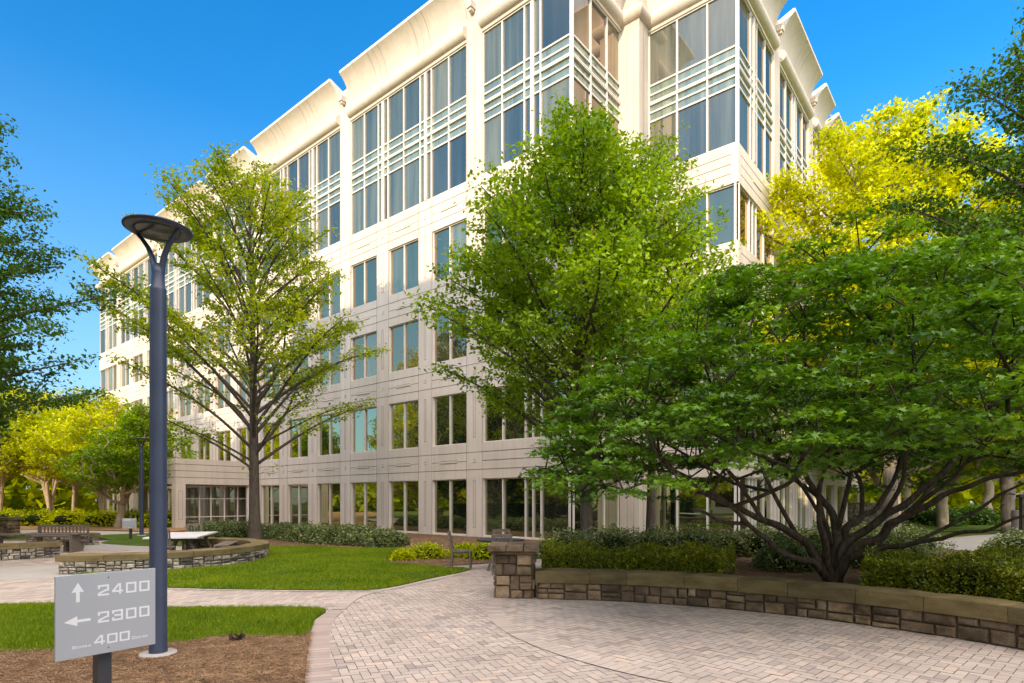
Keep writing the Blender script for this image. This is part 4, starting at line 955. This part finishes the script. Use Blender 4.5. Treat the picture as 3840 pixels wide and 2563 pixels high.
bench(AT(222, 19.0, 0), Vector((.98, -.15, 0)).normalized(), .55, 'small wooden bench end beside the stone seat wall', w=.5, h=.36)
# bollard and dark post on the right
q = AT(3812, 22.5); b = MB(); b.lathe(q, [(0, 1.28), (.14, 1.28), (.16, 1.24), (.16, .0)], 20); tag(b.build('bollard', M['wood_grey']), 'round grey bollard beside the walk at the right edge', 'bollard')
q = AT(3835, 20.5); r = empty('sign_post', q, 'brown wooden post with capped top at the right edge', 'post'); b = MB(); b.wbox((q.x, q.y, 0), (.14, .14, 1.75)); b.build('post', M['bark'], r); b = MB(); b.wbox((q.x, q.y, 1.75), (.3, .2, .08)); b.build('cap', M['bark'], r)
# fountain-like iron spike (sprinkler) in the mulch
q = G(1618 * .5503, 2563 - (1568 - 1275) * .5503 - 0); q = G(890, 2410); b = MB()
for i in range(16):
    a = random.uniform(0, 6.28); b.tube([(q.x + random.uniform(-.05, .05), q.y + random.uniform(-.05, .05), .0), (q.x + .09 * math.cos(a), q.y + .09 * math.sin(a), random.uniform(.05, .12))], [.02, .007], 5)
tag(b.build('tree_stump', M['bark']), 'small dark broken stump at the lawn edge near the lamp', 'stump')

# ------------------------------------------------------------------ hedges and shrubs
def blob(name, pos_fn, n, size, lm, core, root_loc, label, cat, group=None, seed=1, up=.5):
    rng = np.random.RandomState(seed); r = empty(name, root_loc, label, cat, group)
    pos = pos_fn(n, rng); tn = rng.uniform(0, 1, len(pos))
    link('foliage', leaf_mesh('foliage', pos, size, M[lm], SH_RH, up, tint=tn, rng=rng), r)
    core.build('stem', M['hedge_core'], r)  # added dark filler core, keeps the foliage from being see-through
    return r
def hedge_arc(label, r0, r1, t0, t1, z0, z1, n, seed):
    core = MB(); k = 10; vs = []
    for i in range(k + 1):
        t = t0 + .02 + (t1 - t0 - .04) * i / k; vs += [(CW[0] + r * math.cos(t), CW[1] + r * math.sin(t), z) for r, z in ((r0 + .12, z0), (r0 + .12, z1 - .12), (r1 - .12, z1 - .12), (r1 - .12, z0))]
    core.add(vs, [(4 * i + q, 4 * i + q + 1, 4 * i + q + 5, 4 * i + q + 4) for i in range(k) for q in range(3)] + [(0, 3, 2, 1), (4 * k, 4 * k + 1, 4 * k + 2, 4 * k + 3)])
    def fn(n, rng):
        t = rng.uniform(t0, t1, n); L = (r0 + r1) / 2; r = rng.uniform(0, 1, n); z = rng.uniform(0, 1, n)
        face = rng.uniform(0, 1, n); dd = rng.exponential(.045, n)
        top = face < .5; front = (face >= .5) & (face < .9)
        wob = .07 * np.sin(t * 23) + .05 * np.sin(t * 51 + 1) + .05 * np.sin(r * 9 + t * 30) + .03 * np.sin(t * 140 + r * 20) + .02 * np.sin(t * 330)
        rr = r0 + (r1 - r0) * r; zz = z0 + (z1 - z0) * z
        zz = np.where(top, z1 - dd + wob, zz); rr = np.where(front, r0 + dd + wob * .8, rr); rr = np.where(face >= .9, r1 - dd, rr)
        rr = np.where((rr - r0 < .08) & top, rr + .05, rr)
        ee = rng.uniform(0, 1, n); t = np.where(ee < .05, t0 + dd / L, np.where(ee > .95, t1 - dd / L, t))
        return np.stack([CW[0] + rr * np.cos(t), CW[1] + rr * np.sin(t), zz], 1)
    m_ = (t0 + t1) / 2; rm = (r0 + r1) / 2
    blob('hedge', fn, n, .035, 'leaf_box', core, (CW[0] + rm * math.cos(m_), CW[1] + rm * math.sin(m_), z0), label, 'hedge', seed=seed)
hedge_arc('clipped boxwood hedge behind the curved wall between pillar and maple', 7.25, 8.6, R(60.5), R(84.3), .3, .75, 52000, 5)
hedge_arc('darker clipped hedge behind the curved wall right of the maple', 7.35, 9.2, R(14), R(45), .3, .82, 62000, 6)
ORD = ['first', 'second', 'third', 'fourth', 'fifth', 'sixth', 'seventh', 'eighth', 'ninth', 'tenth', 'eleventh', 'twelfth', 'thirteenth', 'fourteenth', 'fifteenth', 'sixteenth']
def shrub(loc, rx, ry, h, n, size, lm, label, group, seed):
    core = MB(); k = 10
    core.lathe(loc, [(rx * .45, 0), (rx * .72, h * .35), (rx * .55, h * .65), (0.02, h * .8)], 10)
    def fn(n, rng):
        th = rng.uniform(0, 6.28, n); u = rng.uniform(0, 1, n); ph = np.arccos(u); d = 1 - rng.exponential(.1, n)
        lob = 1 + .14 * np.sin(3 * th + seed) + .10 * np.sin(7 * th + 3 * u + seed * 2) + .06 * np.sin(17 * th + 9 * u)
        r = np.clip(d, .3, 1.1) * lob
        return np.stack([loc[0] + rx * r * np.sin(ph) * np.cos(th), loc[1] + ry * r * np.sin(ph) * np.sin(th), loc[2] + .03 + h * r * np.cos(ph)], 1)
    return blob('shrub', fn, n, size, lm, core, loc, label, 'shrub', group, seed, up=.8)
def reflect_hedge():  # added out of view, darkens what the ground floor panes reflect
    c = MB(); c.wbox((-24.6, 17.0, 0), (1.0, 17.4, 1.4)); 
    def fn(n, rng):
        y = rng.uniform(8, 26, n); d = rng.exponential(.07, n); f = rng.uniform(0, 1, n); z = rng.uniform(0, 1.75, n); w_ = .15 * np.sin(y * 2.3) + .1 * np.sin(y * 5.1)
        x = np.where(f < .6, -23.9 - d - w_, rng.uniform(-25.3, -23.9, n)); z = np.where(f >= .6, 1.75 - d + w_, z)
        return np.stack([x, y, z], 1)
    blob('hedge', fn, 16000, .12, 'leaf_dark', c, (-24.6, 17, 0), 'unseen dark hedge added left of the plaza for the window reflections', 'hedge', seed=8)
reflect_hedge()
# row along the main front, left to right
fr = [(-14.6, 29.2, 1.3, .55), (-13.3, 27.6, 1.3, .6), (-12.0, 26.8, 1.2, .6), (-9.2, 25.3, 1.2, .55), (-8.2, 24.3, 1.2, .6), (-7.2, 23.4, 1.2, .6), (-6.2, 22.6, 1.1, .6), (-5.3, 21.9, 1.0, .58), (-4.6, 21.3, .9, .55), (-10.4, 26.8, 1.2, .55), (-7.0, 25.5, 1.2, .5)]
for i, (x, y, r_, h) in enumerate(sorted(fr)):
    shrub((x, y, .01), r_, r_ * .9, h, 5200, .085, 'leaf_shrub', f'{ORD[i]} low azalea shrub from the left in the row along the office front', 'low shrubs along the office front', 20 + i)
sp = [(-2.4, 16.9, .55, .38), (-3.0, 16.3, .3, .25), (-.75, 16.6, .5, .45), (-1.4, 17.2, .4, .35)]
for i, (x, y, r_, h) in enumerate(sorted(sp)):
    shrub((x, y, .01), r_, r_, h, 1500, .07, 'leaf_lime', f'{ORD[i]} small yellowish plant from the left on the mulch island before the round table', 'small plants on the mulch island', 40 + i)
bk = [(1.3, 13.5, .8, .62), (2.3, 13.9, .8, .66), (3.3, 14.2, .9, .62), (4.3, 14.3, .9, .66), (5.2, 14.6, .9, .6), (6.3, 14.6, 1.0, .7), (7.3, 14.4, 1.0, .65), (8.4, 14.6, 1.1, .7), (9.6, 14.8, 1.1, .7), (5.5, 11.6, .8, .5), (6.7, 12.2, .9, .55), (8.0, 12.6, .9, .55), (11.6, 12.4, .9, .5), (12.0, 13.9, 1.0, .55)]
for i, (x, y, r_, h) in enumerate(sorted(bk)):
    shrub((x, y, .30), r_, r_ * .8, h, 4600, .06, 'leaf_shrub', f'{ORD[i]} grey green shrub from the left in the raised bed behind the hedges', 'grey green shrubs in the raised bed', 60 + i)
fs_ = [(-34, 40), (-31, 39), (-28.5, 38.5), (-26, 38), (-23.5, 37.5), (-21.6, 36.8)]
for i, (x, y) in enumerate(fs_):
    shrub((x, y, .01), 1.6, 1.2, .95, 2600, .13, 'leaf_lime', f'{ORD[i]} sunlit yellow shrub from the left below the tan trunks', 'sunlit shrubs below the tan trunks', 90 + i)
fs_ = [(27, 38), (31, 40), (36, 42), (41, 43)]
for i, (x, y) in enumerate(fs_):
    shrub((x, y, .01), 2.0, 1.4, 1.2, 2600, .15, 'leaf_dark', f'{ORD[i]} round shrub from the left beyond the sunlit lawn on the right', 'round shrubs beyond the right lawn', 100 + i)

# ------------------------------------------------------------------ trees
EGG = [(0, .35), (.12, .85), (.28, 1.0), (.5, .86), (.7, .62), (.85, .36), (1, .05)]
def egg(s, pr=EGG): return [(a, b * s) for a, b in pr]
MIDP = [(0, .5), (.1, 1.6), (.2, 3.3), (.27, 4.3), (.38, 4.3), (.49, 3.6), (.6, 3.1), (.71, 2.65), (.82, 2.05), (.93, 1.1), (1, .1)]
limb_tree('shade_tree', AT(2218, 15.0), 10.8, MIDP, 2.4, 92, M['leaf_mid'], M['bark_mid'], 'dense green oval shade tree standing behind the hedge before the building corner', seed=11, trunk_r=.17, off=(-.35, 0),
          elev=(33, 60), lsz=.105, asy=.07, dens=74, lowthin=1.3, lowest=2.1, s2=.34, l2=.40, s3=.26, jl=.13, thick=.8, mint=.30)
limb_tree('shade_tree', AT(2440, 17.0), 12.0, egg(2.8), 3.6, 50, M['leaf_mid'], M['bark_mid'], 'slimmer shade tree just right of and behind the dense oval tree', seed=31, trunk_r=.14, elev=(42, 64), lsz=.11, dens=42, s2=.36, s3=.28, jl=.13, thick=.8)
LEFP = [(0, 2.2), (.1, 3.7), (.24, 4.5), (.38, 5.6), (.53, 4.6), (.67, 3.7), (.81, 3.1), (.9, 2.3), (.96, 1.2), (1, .15)]
limb_tree('shade_tree', Vector((-10.3, 24.0, .0)), 15.0, LEFP, 3.0, 70, M['leaf_left'], M['bark_mid'], 'tall airy shade tree with dark trunk behind the ring wall', seed=12, trunk_r=.225, off=(-.5, 0),
          elev=(30, 62), lsz=.125, asy=.08, dens=50, lowthin=1.3, s2=.42, l2=.38, s3=.32, l3=.5, lowest=2.6, thick=.85, jl=.14, mint=.32)
# spreading maple
mb = Vector((5.06, 9.35, .28)); rngm = np.random.RandomState(4)
def curve(pts, n=4): return [np.array(p) for p in [(q.x, q.y, q.z) for q in sm3(pts, n)]]
def sm3(pts, n):
    pts = [Vector(p) for p in pts]; out = []
    for i in range(len(pts) - 1):
        p0, p1, p2, p3 = pts[max(i - 1, 0)], pts[i], pts[i + 1], pts[min(i + 2, len(pts) - 1)]
        for j in range(n):
            t = j / n; out.append(.5 * ((2 * p1) + (p2 - p0) * t + (2 * p0 - 5 * p1 + 4 * p2 - p3) * t * t + (3 * p1 - p0 - 3 * p2 + p3) * t ** 3))
    out.append(pts[-1]); return out
def S(px, py, Y): return ((px - CX) / F * Y, Y, CAMZ + (HZ - py) / F * Y)
B0 = (mb.x, mb.y, mb.z)
stems = [[B0, S(3060, 2085, 9.3), S(2990, 2010, 9.2), S(2860, 1950, 9.0), S(2730, 1890, 8.7), S(2620, 1850, 8.4)],
         [B0, S(3050, 2110, 9.2), S(2960, 2090, 9.0), S(2880, 2030, 8.7), S(2820, 1980, 8.5), S(2700, 1950, 8.2), S(2590, 1905, 8.0)],
         [B0, S(3130, 2080, 9.4), S(3140, 2000, 9.5), S(3105, 1900, 9.7), S(3040, 1820, 9.9), S(3010, 1720, 10.1), S(3000, 1560, 10.3)],
         [B0, S(3160, 2060, 9.5), S(3180, 1980, 9.7), S(3230, 1940, 10.0), S(3290, 1900, 10.3), S(3350, 1800, 10.7), S(3400, 1650, 11.0), S(3450, 1450, 11.2)],
         [B0, S(3180, 2080, 9.2), S(3290, 2020, 9.0), S(3350, 1960, 8.8), S(3450, 1910, 8.6), S(3560, 1850, 8.4), S(3700, 1800, 8.2), S(3860, 1760, 8.0)],
         [B0, S(3190, 2100, 9.1), S(3300, 2060, 8.9), S(3420, 2040, 8.6), S(3560, 2010, 8.3), S(3700, 1985, 8.0), S(3860, 1930, 7.7)],
         [B0, S(3110, 2060, 9.6), S(3090, 1960, 9.9), S(3060, 1860, 10.3), S(2960, 1780, 10.8), S(2880, 1650, 11.2)],
         [B0, S(3170, 2050, 9.3), S(3300, 1950, 9.2), S(3420, 1870, 9.1), S(3540, 1770, 9.0), S(3640, 1650, 9.0), S(3720, 1500, 9.0)],
         [B0, S(3100, 2090, 9.2), S(3080, 1980, 9.0), S(3070, 1860, 8.8), S(3100, 1740, 8.5), S(3160, 1600, 8.3)]]
forks = [(0, 2, [S(2900, 1850, 9.3), S(2840, 1700, 9.6), S(2800, 1500, 9.9)], .04), (0, 3, [S(2760, 1800, 8.6), S(2650, 1680, 8.4), S(2560, 1520, 8.3)], .035), (2, 2, [S(3180, 1830, 9.3), S(3210, 1700, 9.1), S(3260, 1540, 9.0)], .045),
         (3, 3, [S(3230, 1820, 10.3), S(3180, 1700, 10.6), S(3190, 1540, 10.8)], .04), (4, 2, [S(3450, 1880, 9.3), S(3540, 1760, 9.5), S(3650, 1640, 9.7), S(3760, 1480, 9.9)], .045), (4, 3, [S(3560, 1800, 8.2), S(3660, 1690, 7.9), S(3780, 1560, 7.6)], .035),
         (6, 2, [S(2990, 1800, 10.4), S(2900, 1740, 10.8), S(2780, 1680, 11.2)], .035), (7, 2, [S(3380, 1820, 8.9), S(3400, 1690, 8.7), S(3460, 1540, 8.5)], .04), (5, 3, [S(3640, 1930, 8.3), S(3760, 1850, 8.1), S(3900, 1790, 7.9)], .03), (1, 4, [S(2720, 1880, 7.9), S(2600, 1800, 7.6), S(2480, 1740, 7.4)], .03)]
raw = stems; smb = MB(); R0 = [.085, .060, .085, .075, .080, .055, .070, .075, .060]
stems = [[np.array((p.x, p.y, p.z)) for p in sm3(s, 5)] for s in raw]
for si, s_ in enumerate(stems):
    n_ = len(s_); s_[:] = [p + np.array([math.sin(i * .9 + si), math.cos(i * .7 + si * 2), math.sin(i * 1.1 + si * 3)]) * .016 * min(1, i / 4) for i, p in enumerate(s_)]
    smb.tube([Vector(p) - (Vector((0, 0, .12)) if i == 0 else Vector((0, 0, 0))) for i, p in enumerate(s_)], [R0[si] * (1.25 * math.exp(-i / 2.0) * .5 + 1 - .72 * i / n_) for i in range(n_)], 10, cap=False)
for si, k_, pts_, r_ in forks:
    a0 = raw[si][k_]; f_ = [np.array((p.x, p.y, p.z)) for p in sm3([a0] + pts_, 5)]; n_ = len(f_)
    smb.tube([Vector(p) for p in f_], [r_ * (1 - .65 * i / n_) for i in range(n_)], 8, cap=False); stems.append(f_)
# crown of flat layered sprays on an umbrella
cl = []
while len(cl) < 1050:
    th = rngm.uniform(0, 6.283); rr = rngm.uniform(0, 1) ** .55
    rx, ry = 4.9, 3.6
    x = mb.x + .25 + rx * rr * math.cos(th); y = mb.y + .1 + ry * rr * math.sin(th)
    lb = .35 * math.sin(2 * th + 1) + .25 * math.sin(5 * th)
    ztop = 1.9 + (3.45 + lb) * max(0, 1 - rr ** 2.0) ** .62 + (.35 if x > mb.x else 0); zlow = 1.55 + .9 * (1 - rr) ** .7
    z = zlow + (ztop - zlow) * (1 - rngm.uniform(0, 1) ** 1.8 * .9)
    if y < 6.2: continue
    if rr < .5 and z < 2.4: continue
    cl.append((x, y, z + .08 * math.sin(x * 3)))
cl = np.array(cl)
mr = empty('japanese_maple', mb, 'spreading multi stemmed maple with layered dark green leaves over the curved wall', 'tree')
P_, par_, w_ = grow(stems, cl, rngm, step=.35, wpath=.22, bow=.07, jit=.02, power=2.6, rise=.45)
ns_ = sum(len(s_) for s_ in stems); par2 = par_.copy(); par2[:ns_ ] = -1; w2_ = np.minimum(w_ * .010 / .008, .028)
V_, F_ = tubes(P_, par2, w2_, 5, 1.0, .0028)
b0 = len(smb.v); smb.v += [tuple(v) for v in V_]; smb.t += [.5] * len(V_); smb.f += [[b0 + int(i) for i in f_] for f_ in F_]; smb.m += [0] * len(F_); smb.sm += [True] * len(F_)
smb.build('trunk', M['bark'], mr)
pos, cv = spray(cl, 84, .42, .06, rngm)
# sprays arch down at their rim
d_ = np.hypot(*(pos - np.repeat(cl, 84, axis=0))[:, :2].T); pos[:, 2] -= d_ ** 2 * .55
link('crown', leaf_mesh('crown', pos, .072, M['leaf_maple'], SH_MA, 1.3, tint=np.clip(cv * .6 + rngm.uniform(0, .4, len(pos)), 0, 1), rng=rngm), mr)

limb_tree('edge_tree', Vector((-15.6, 14.6, 0)), 13.2, egg(4.75), 3.0, 66, M['leaf_dark'], M['bark_mid'], 'dark leafy tree reaching in from the left edge of the view', seed=13, trunk_r=.17, elev=(20, 60), lsz=.11, dens=52, s2=.36, l3=.5, jl=.14, thick=.8)
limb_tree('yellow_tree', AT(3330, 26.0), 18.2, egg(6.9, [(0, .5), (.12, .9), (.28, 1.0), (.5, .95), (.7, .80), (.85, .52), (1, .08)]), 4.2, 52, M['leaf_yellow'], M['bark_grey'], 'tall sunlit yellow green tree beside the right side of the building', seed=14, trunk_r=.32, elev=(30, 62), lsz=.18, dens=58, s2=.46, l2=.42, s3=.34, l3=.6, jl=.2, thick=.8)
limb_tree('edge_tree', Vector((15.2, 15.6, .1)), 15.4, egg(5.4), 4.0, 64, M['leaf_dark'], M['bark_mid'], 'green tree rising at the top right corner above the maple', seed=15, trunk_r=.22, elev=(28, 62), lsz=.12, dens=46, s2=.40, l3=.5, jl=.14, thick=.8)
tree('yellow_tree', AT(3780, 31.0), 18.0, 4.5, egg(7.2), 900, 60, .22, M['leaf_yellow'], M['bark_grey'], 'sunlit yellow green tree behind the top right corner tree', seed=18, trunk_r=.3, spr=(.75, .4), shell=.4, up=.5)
tree('dense_tree', AT(440, 36.0), 7.7, 2.3, egg(2.9), 330, 60, .17, M['leaf_mid'], M['bark_tan'], 'round green tree left of the entrance behind the far lamp post', seed=16, trunk_r=.22, spr=(.55, .28), off=(1.7, 0))
def multi(base, h, s, n, seed):
    rng = np.random.RandomState(seed); st = []
    for i in range(n):
        a = rng.uniform(0, 6.28); l = rng.uniform(.15, .30) * h * .5; st.append([np.array((base[0] + l * math.cos(a) * f ** 1.2, base[1] + l * math.sin(a) * f ** 1.2, base[2] + h * .62 * f)) for f in [k / 7 for k in range(8)]])
    for s_ in st: s_[0] = np.array(base)
    return st
far = [(-21.8, 33.2, 8.2, 3.0), (-38, 44, 9.5, 3.6), (-44, 40, 8.8, 3.6), (-34, 46, 9.0, 3.4), (-29, 42, 8.0, 3.2), (-50, 52, 11, 4.4), (-42, 54, 10.5, 4.4), (-35, 58, 11.5, 4.4), (-60, 60, 13, 5)]
nm = ['lime', 'yellow', 'lime', 'yellow', 'lime', 'lime', 'yellow', 'lime', 'yellow']
far = far[1:]
for i, (x, y, h, s) in enumerate(sorted(far)):
    b = (x, y, 0.0); h *= 1.15; s *= 1.1
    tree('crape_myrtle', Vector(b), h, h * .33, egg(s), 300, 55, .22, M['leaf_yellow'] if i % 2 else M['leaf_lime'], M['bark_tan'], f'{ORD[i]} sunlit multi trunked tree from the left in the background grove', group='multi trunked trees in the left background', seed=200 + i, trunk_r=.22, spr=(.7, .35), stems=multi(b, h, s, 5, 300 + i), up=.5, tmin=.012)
fr_ = [(25.4, 35, 9.5, 3.6, 'leaf_lime'), (34.5, 43, 11, 4.5, 'leaf_lime'), (22.5, 42, 12, 4.6, 'leaf_yellow'), (30, 52, 13, 5.5, 'leaf_yellow'), (42, 50, 13, 5.5, 'leaf_lime'), (20.0, 31.0, 10, 3.6, 'leaf_dark'), (50, 42, 12, 5, 'leaf_lime'), (40, 60, 15, 6, 'leaf_yellow')]
for i, (x, y, h, s, lm) in enumerate(sorted(fr_)):
    b = (x, y, 0.0)
    tree('background_tree', Vector(b), h, h * .33, egg(s), 300, 55, .24, M[lm], M['bark_tan'], f'{ORD[i]} tree from the left in the sunlit grove behind the maple', group='trees in the right background grove', seed=400 + i, trunk_r=.30, spr=(.8, .4), up=.5, tmin=.012)
# trees out of frame to the left: they stand opposite the front and show in its windows
refl = [(-38, 26.5, 21, 6.2), (-39, 20, 21, 6.2), (-25.8, 25.6, 17, 3.3), (-25.0, 21.6, 16, 3.2), (-33, 28, 13, 5.2), (-24.5, 17, 11, 4.4), (-33, 19, 13.5, 5.5), (-25, 9, 12, 4.6), (-34, 10, 14, 5.2)]
for i, (x, y, h, s) in enumerate(refl):
    tree('plaza_tree', Vector((x, y, 0)), h, h * .14, egg(s), 300, 55, .26, M['leaf_yellow'] if i % 3 == 1 else M['leaf_dark'] if i in (2, 3) else M['leaf_lime'], M['bark_tan'], f'{ORD[i]} tree of the row left of the plaza outside the view', group='trees left of the plaza', seed=500 + i, trunk_r=.25, spr=(.85, .45), up=.5, tmin=.02)
# unseen trees added behind the viewer to keep the foreground in shade
for i, (x, y, h, s) in enumerate([(-5.0, -7, 12.5, 4.6), (1.0, -7.5, 13, 4.8), (6.5, -6, 11.5, 4.2)]):
    tree('added_shade_tree', Vector((x, y, 0)), h, h * .32, egg(s), 260, 60, .26, M['leaf_mid'], M['bark_grey'], f'{ORD[i]} unseen shade tree added behind the viewer', group='added shade trees behind the viewer', seed=600 + i, trunk_r=.25, spr=(.8, .4), up=.5, tmin=.02)
# distant woods beyond everything
rw = np.random.RandomState(77); n = 6500
th = rw.uniform(R(10), R(235), n); rr = rw.uniform(78, 110, n)
c_ = np.stack([rr * np.cos(th), rr * np.sin(th), rw.uniform(0, 1, n) ** .8 * (8 + 2 * np.sin(th * 9))], 1)
pos, cv = spray(c_, 16, 2.4, 1.6, rw)
o = link('distant_woods', leaf_mesh('distant_woods', pos, 1.3, M['leaf_lime'], SH_RH, .4, tint=cv, rng=rw)); tag(o, 'hazy wooded belt far beyond the lawns and buildings', 'woods', kind='stuff')

# ------------------------------------------------------------------ light and camera
SKYV = 2.3; FILL_GLOW = (31.5, 26.8, 22.2)
EL = R(17.0); hx, hy = -.522, -.853
sun = bpy.data.lights.new('sun', 'SUN'); sun.energy = 5.0; sun.angle = R(.53); sun.color = (1.0, .82, .57)
so = bpy.data.objects.new('sun', sun); C.objects.link(so)
dirn = Vector((hx * math.cos(EL), hy * math.cos(EL), math.sin(EL)))
so.rotation_euler = dirn.to_track_quat('Z', 'Y').to_euler()
sc = bpy.context.scene
w = bpy.data.worlds.new('World'); sc.world = w; w.use_nodes = True; N = w.node_tree.nodes; L = w.node_tree.links; N.clear()
sky = N.new('ShaderNodeTexSky'); sky.sky_type = 'NISHITA'; sky.sun_disc = False; sky.sun_elevation = EL; sky.sun_rotation = math.atan2(hx, hy)
sky.air_density = 1.0; sky.dust_density = 0.3; sky.ozone_density = 2.5; sky.altitude = 200
bg = N.new('ShaderNodeBackground'); bg.inputs[1].default_value = 0.15; wo = N.new('ShaderNodeOutputWorld')
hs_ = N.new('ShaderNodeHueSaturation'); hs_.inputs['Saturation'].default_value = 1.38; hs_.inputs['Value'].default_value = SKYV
L.new(sky.outputs[0], hs_.inputs['Color'])
# added warm fill glow high behind the viewer, off the sun, lifts the shade
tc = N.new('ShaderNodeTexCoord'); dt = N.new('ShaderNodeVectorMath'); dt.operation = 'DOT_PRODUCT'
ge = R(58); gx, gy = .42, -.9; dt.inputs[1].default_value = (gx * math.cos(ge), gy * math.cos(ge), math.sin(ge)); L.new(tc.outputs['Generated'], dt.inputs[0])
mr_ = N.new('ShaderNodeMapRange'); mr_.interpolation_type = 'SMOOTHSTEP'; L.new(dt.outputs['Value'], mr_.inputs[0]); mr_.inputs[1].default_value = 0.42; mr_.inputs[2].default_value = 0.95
gl = mixrgb(N, L, mr_.outputs[0], (0, 0, 0), FILL_GLOW)
sx = N.new('ShaderNodeSeparateXYZ'); L.new(tc.outputs['Generated'], sx.inputs[0])
hz_ = ramp(N, L, sx.outputs[2], [(0.0, (.85,) * 3), (.13, (.58,) * 3), (.34, (.20,) * 3), (.52, (0,) * 3)])
skc = mixrgb(N, L, hz_, hs_.outputs[0], (2.7, 4.3, 6.1))
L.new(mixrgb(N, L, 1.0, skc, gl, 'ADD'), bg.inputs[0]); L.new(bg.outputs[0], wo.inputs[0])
cam = bpy.data.cameras.new('camera'); co = bpy.data.objects.new('camera', cam); C.objects.link(co); sc.camera = co
co.location = (0, 0, CAMZ); co.rotation_euler = (R(90), 0, 0); cam.sensor_width = 36; cam.lens = F / 3840 * 36; cam.shift_y = (HZ - 1281.5) / 3840
cam.clip_end = 2000; cam.clip_start = .05
sc.view_settings.view_transform = 'Standard'; sc.view_settings.look = 'None'; sc.view_settings.exposure = 0
cy = sc.cycles; cy.max_bounces = 7; cy.diffuse_bounces = 4; cy.glossy_bounces = 3; cy.transmission_bounces = 4; cy.transparent_max_bounces = 4
cy.use_denoising = True; cy.sample_clamp_indirect = 6; cy.caustics_reflective = False; cy.caustics_refractive = False
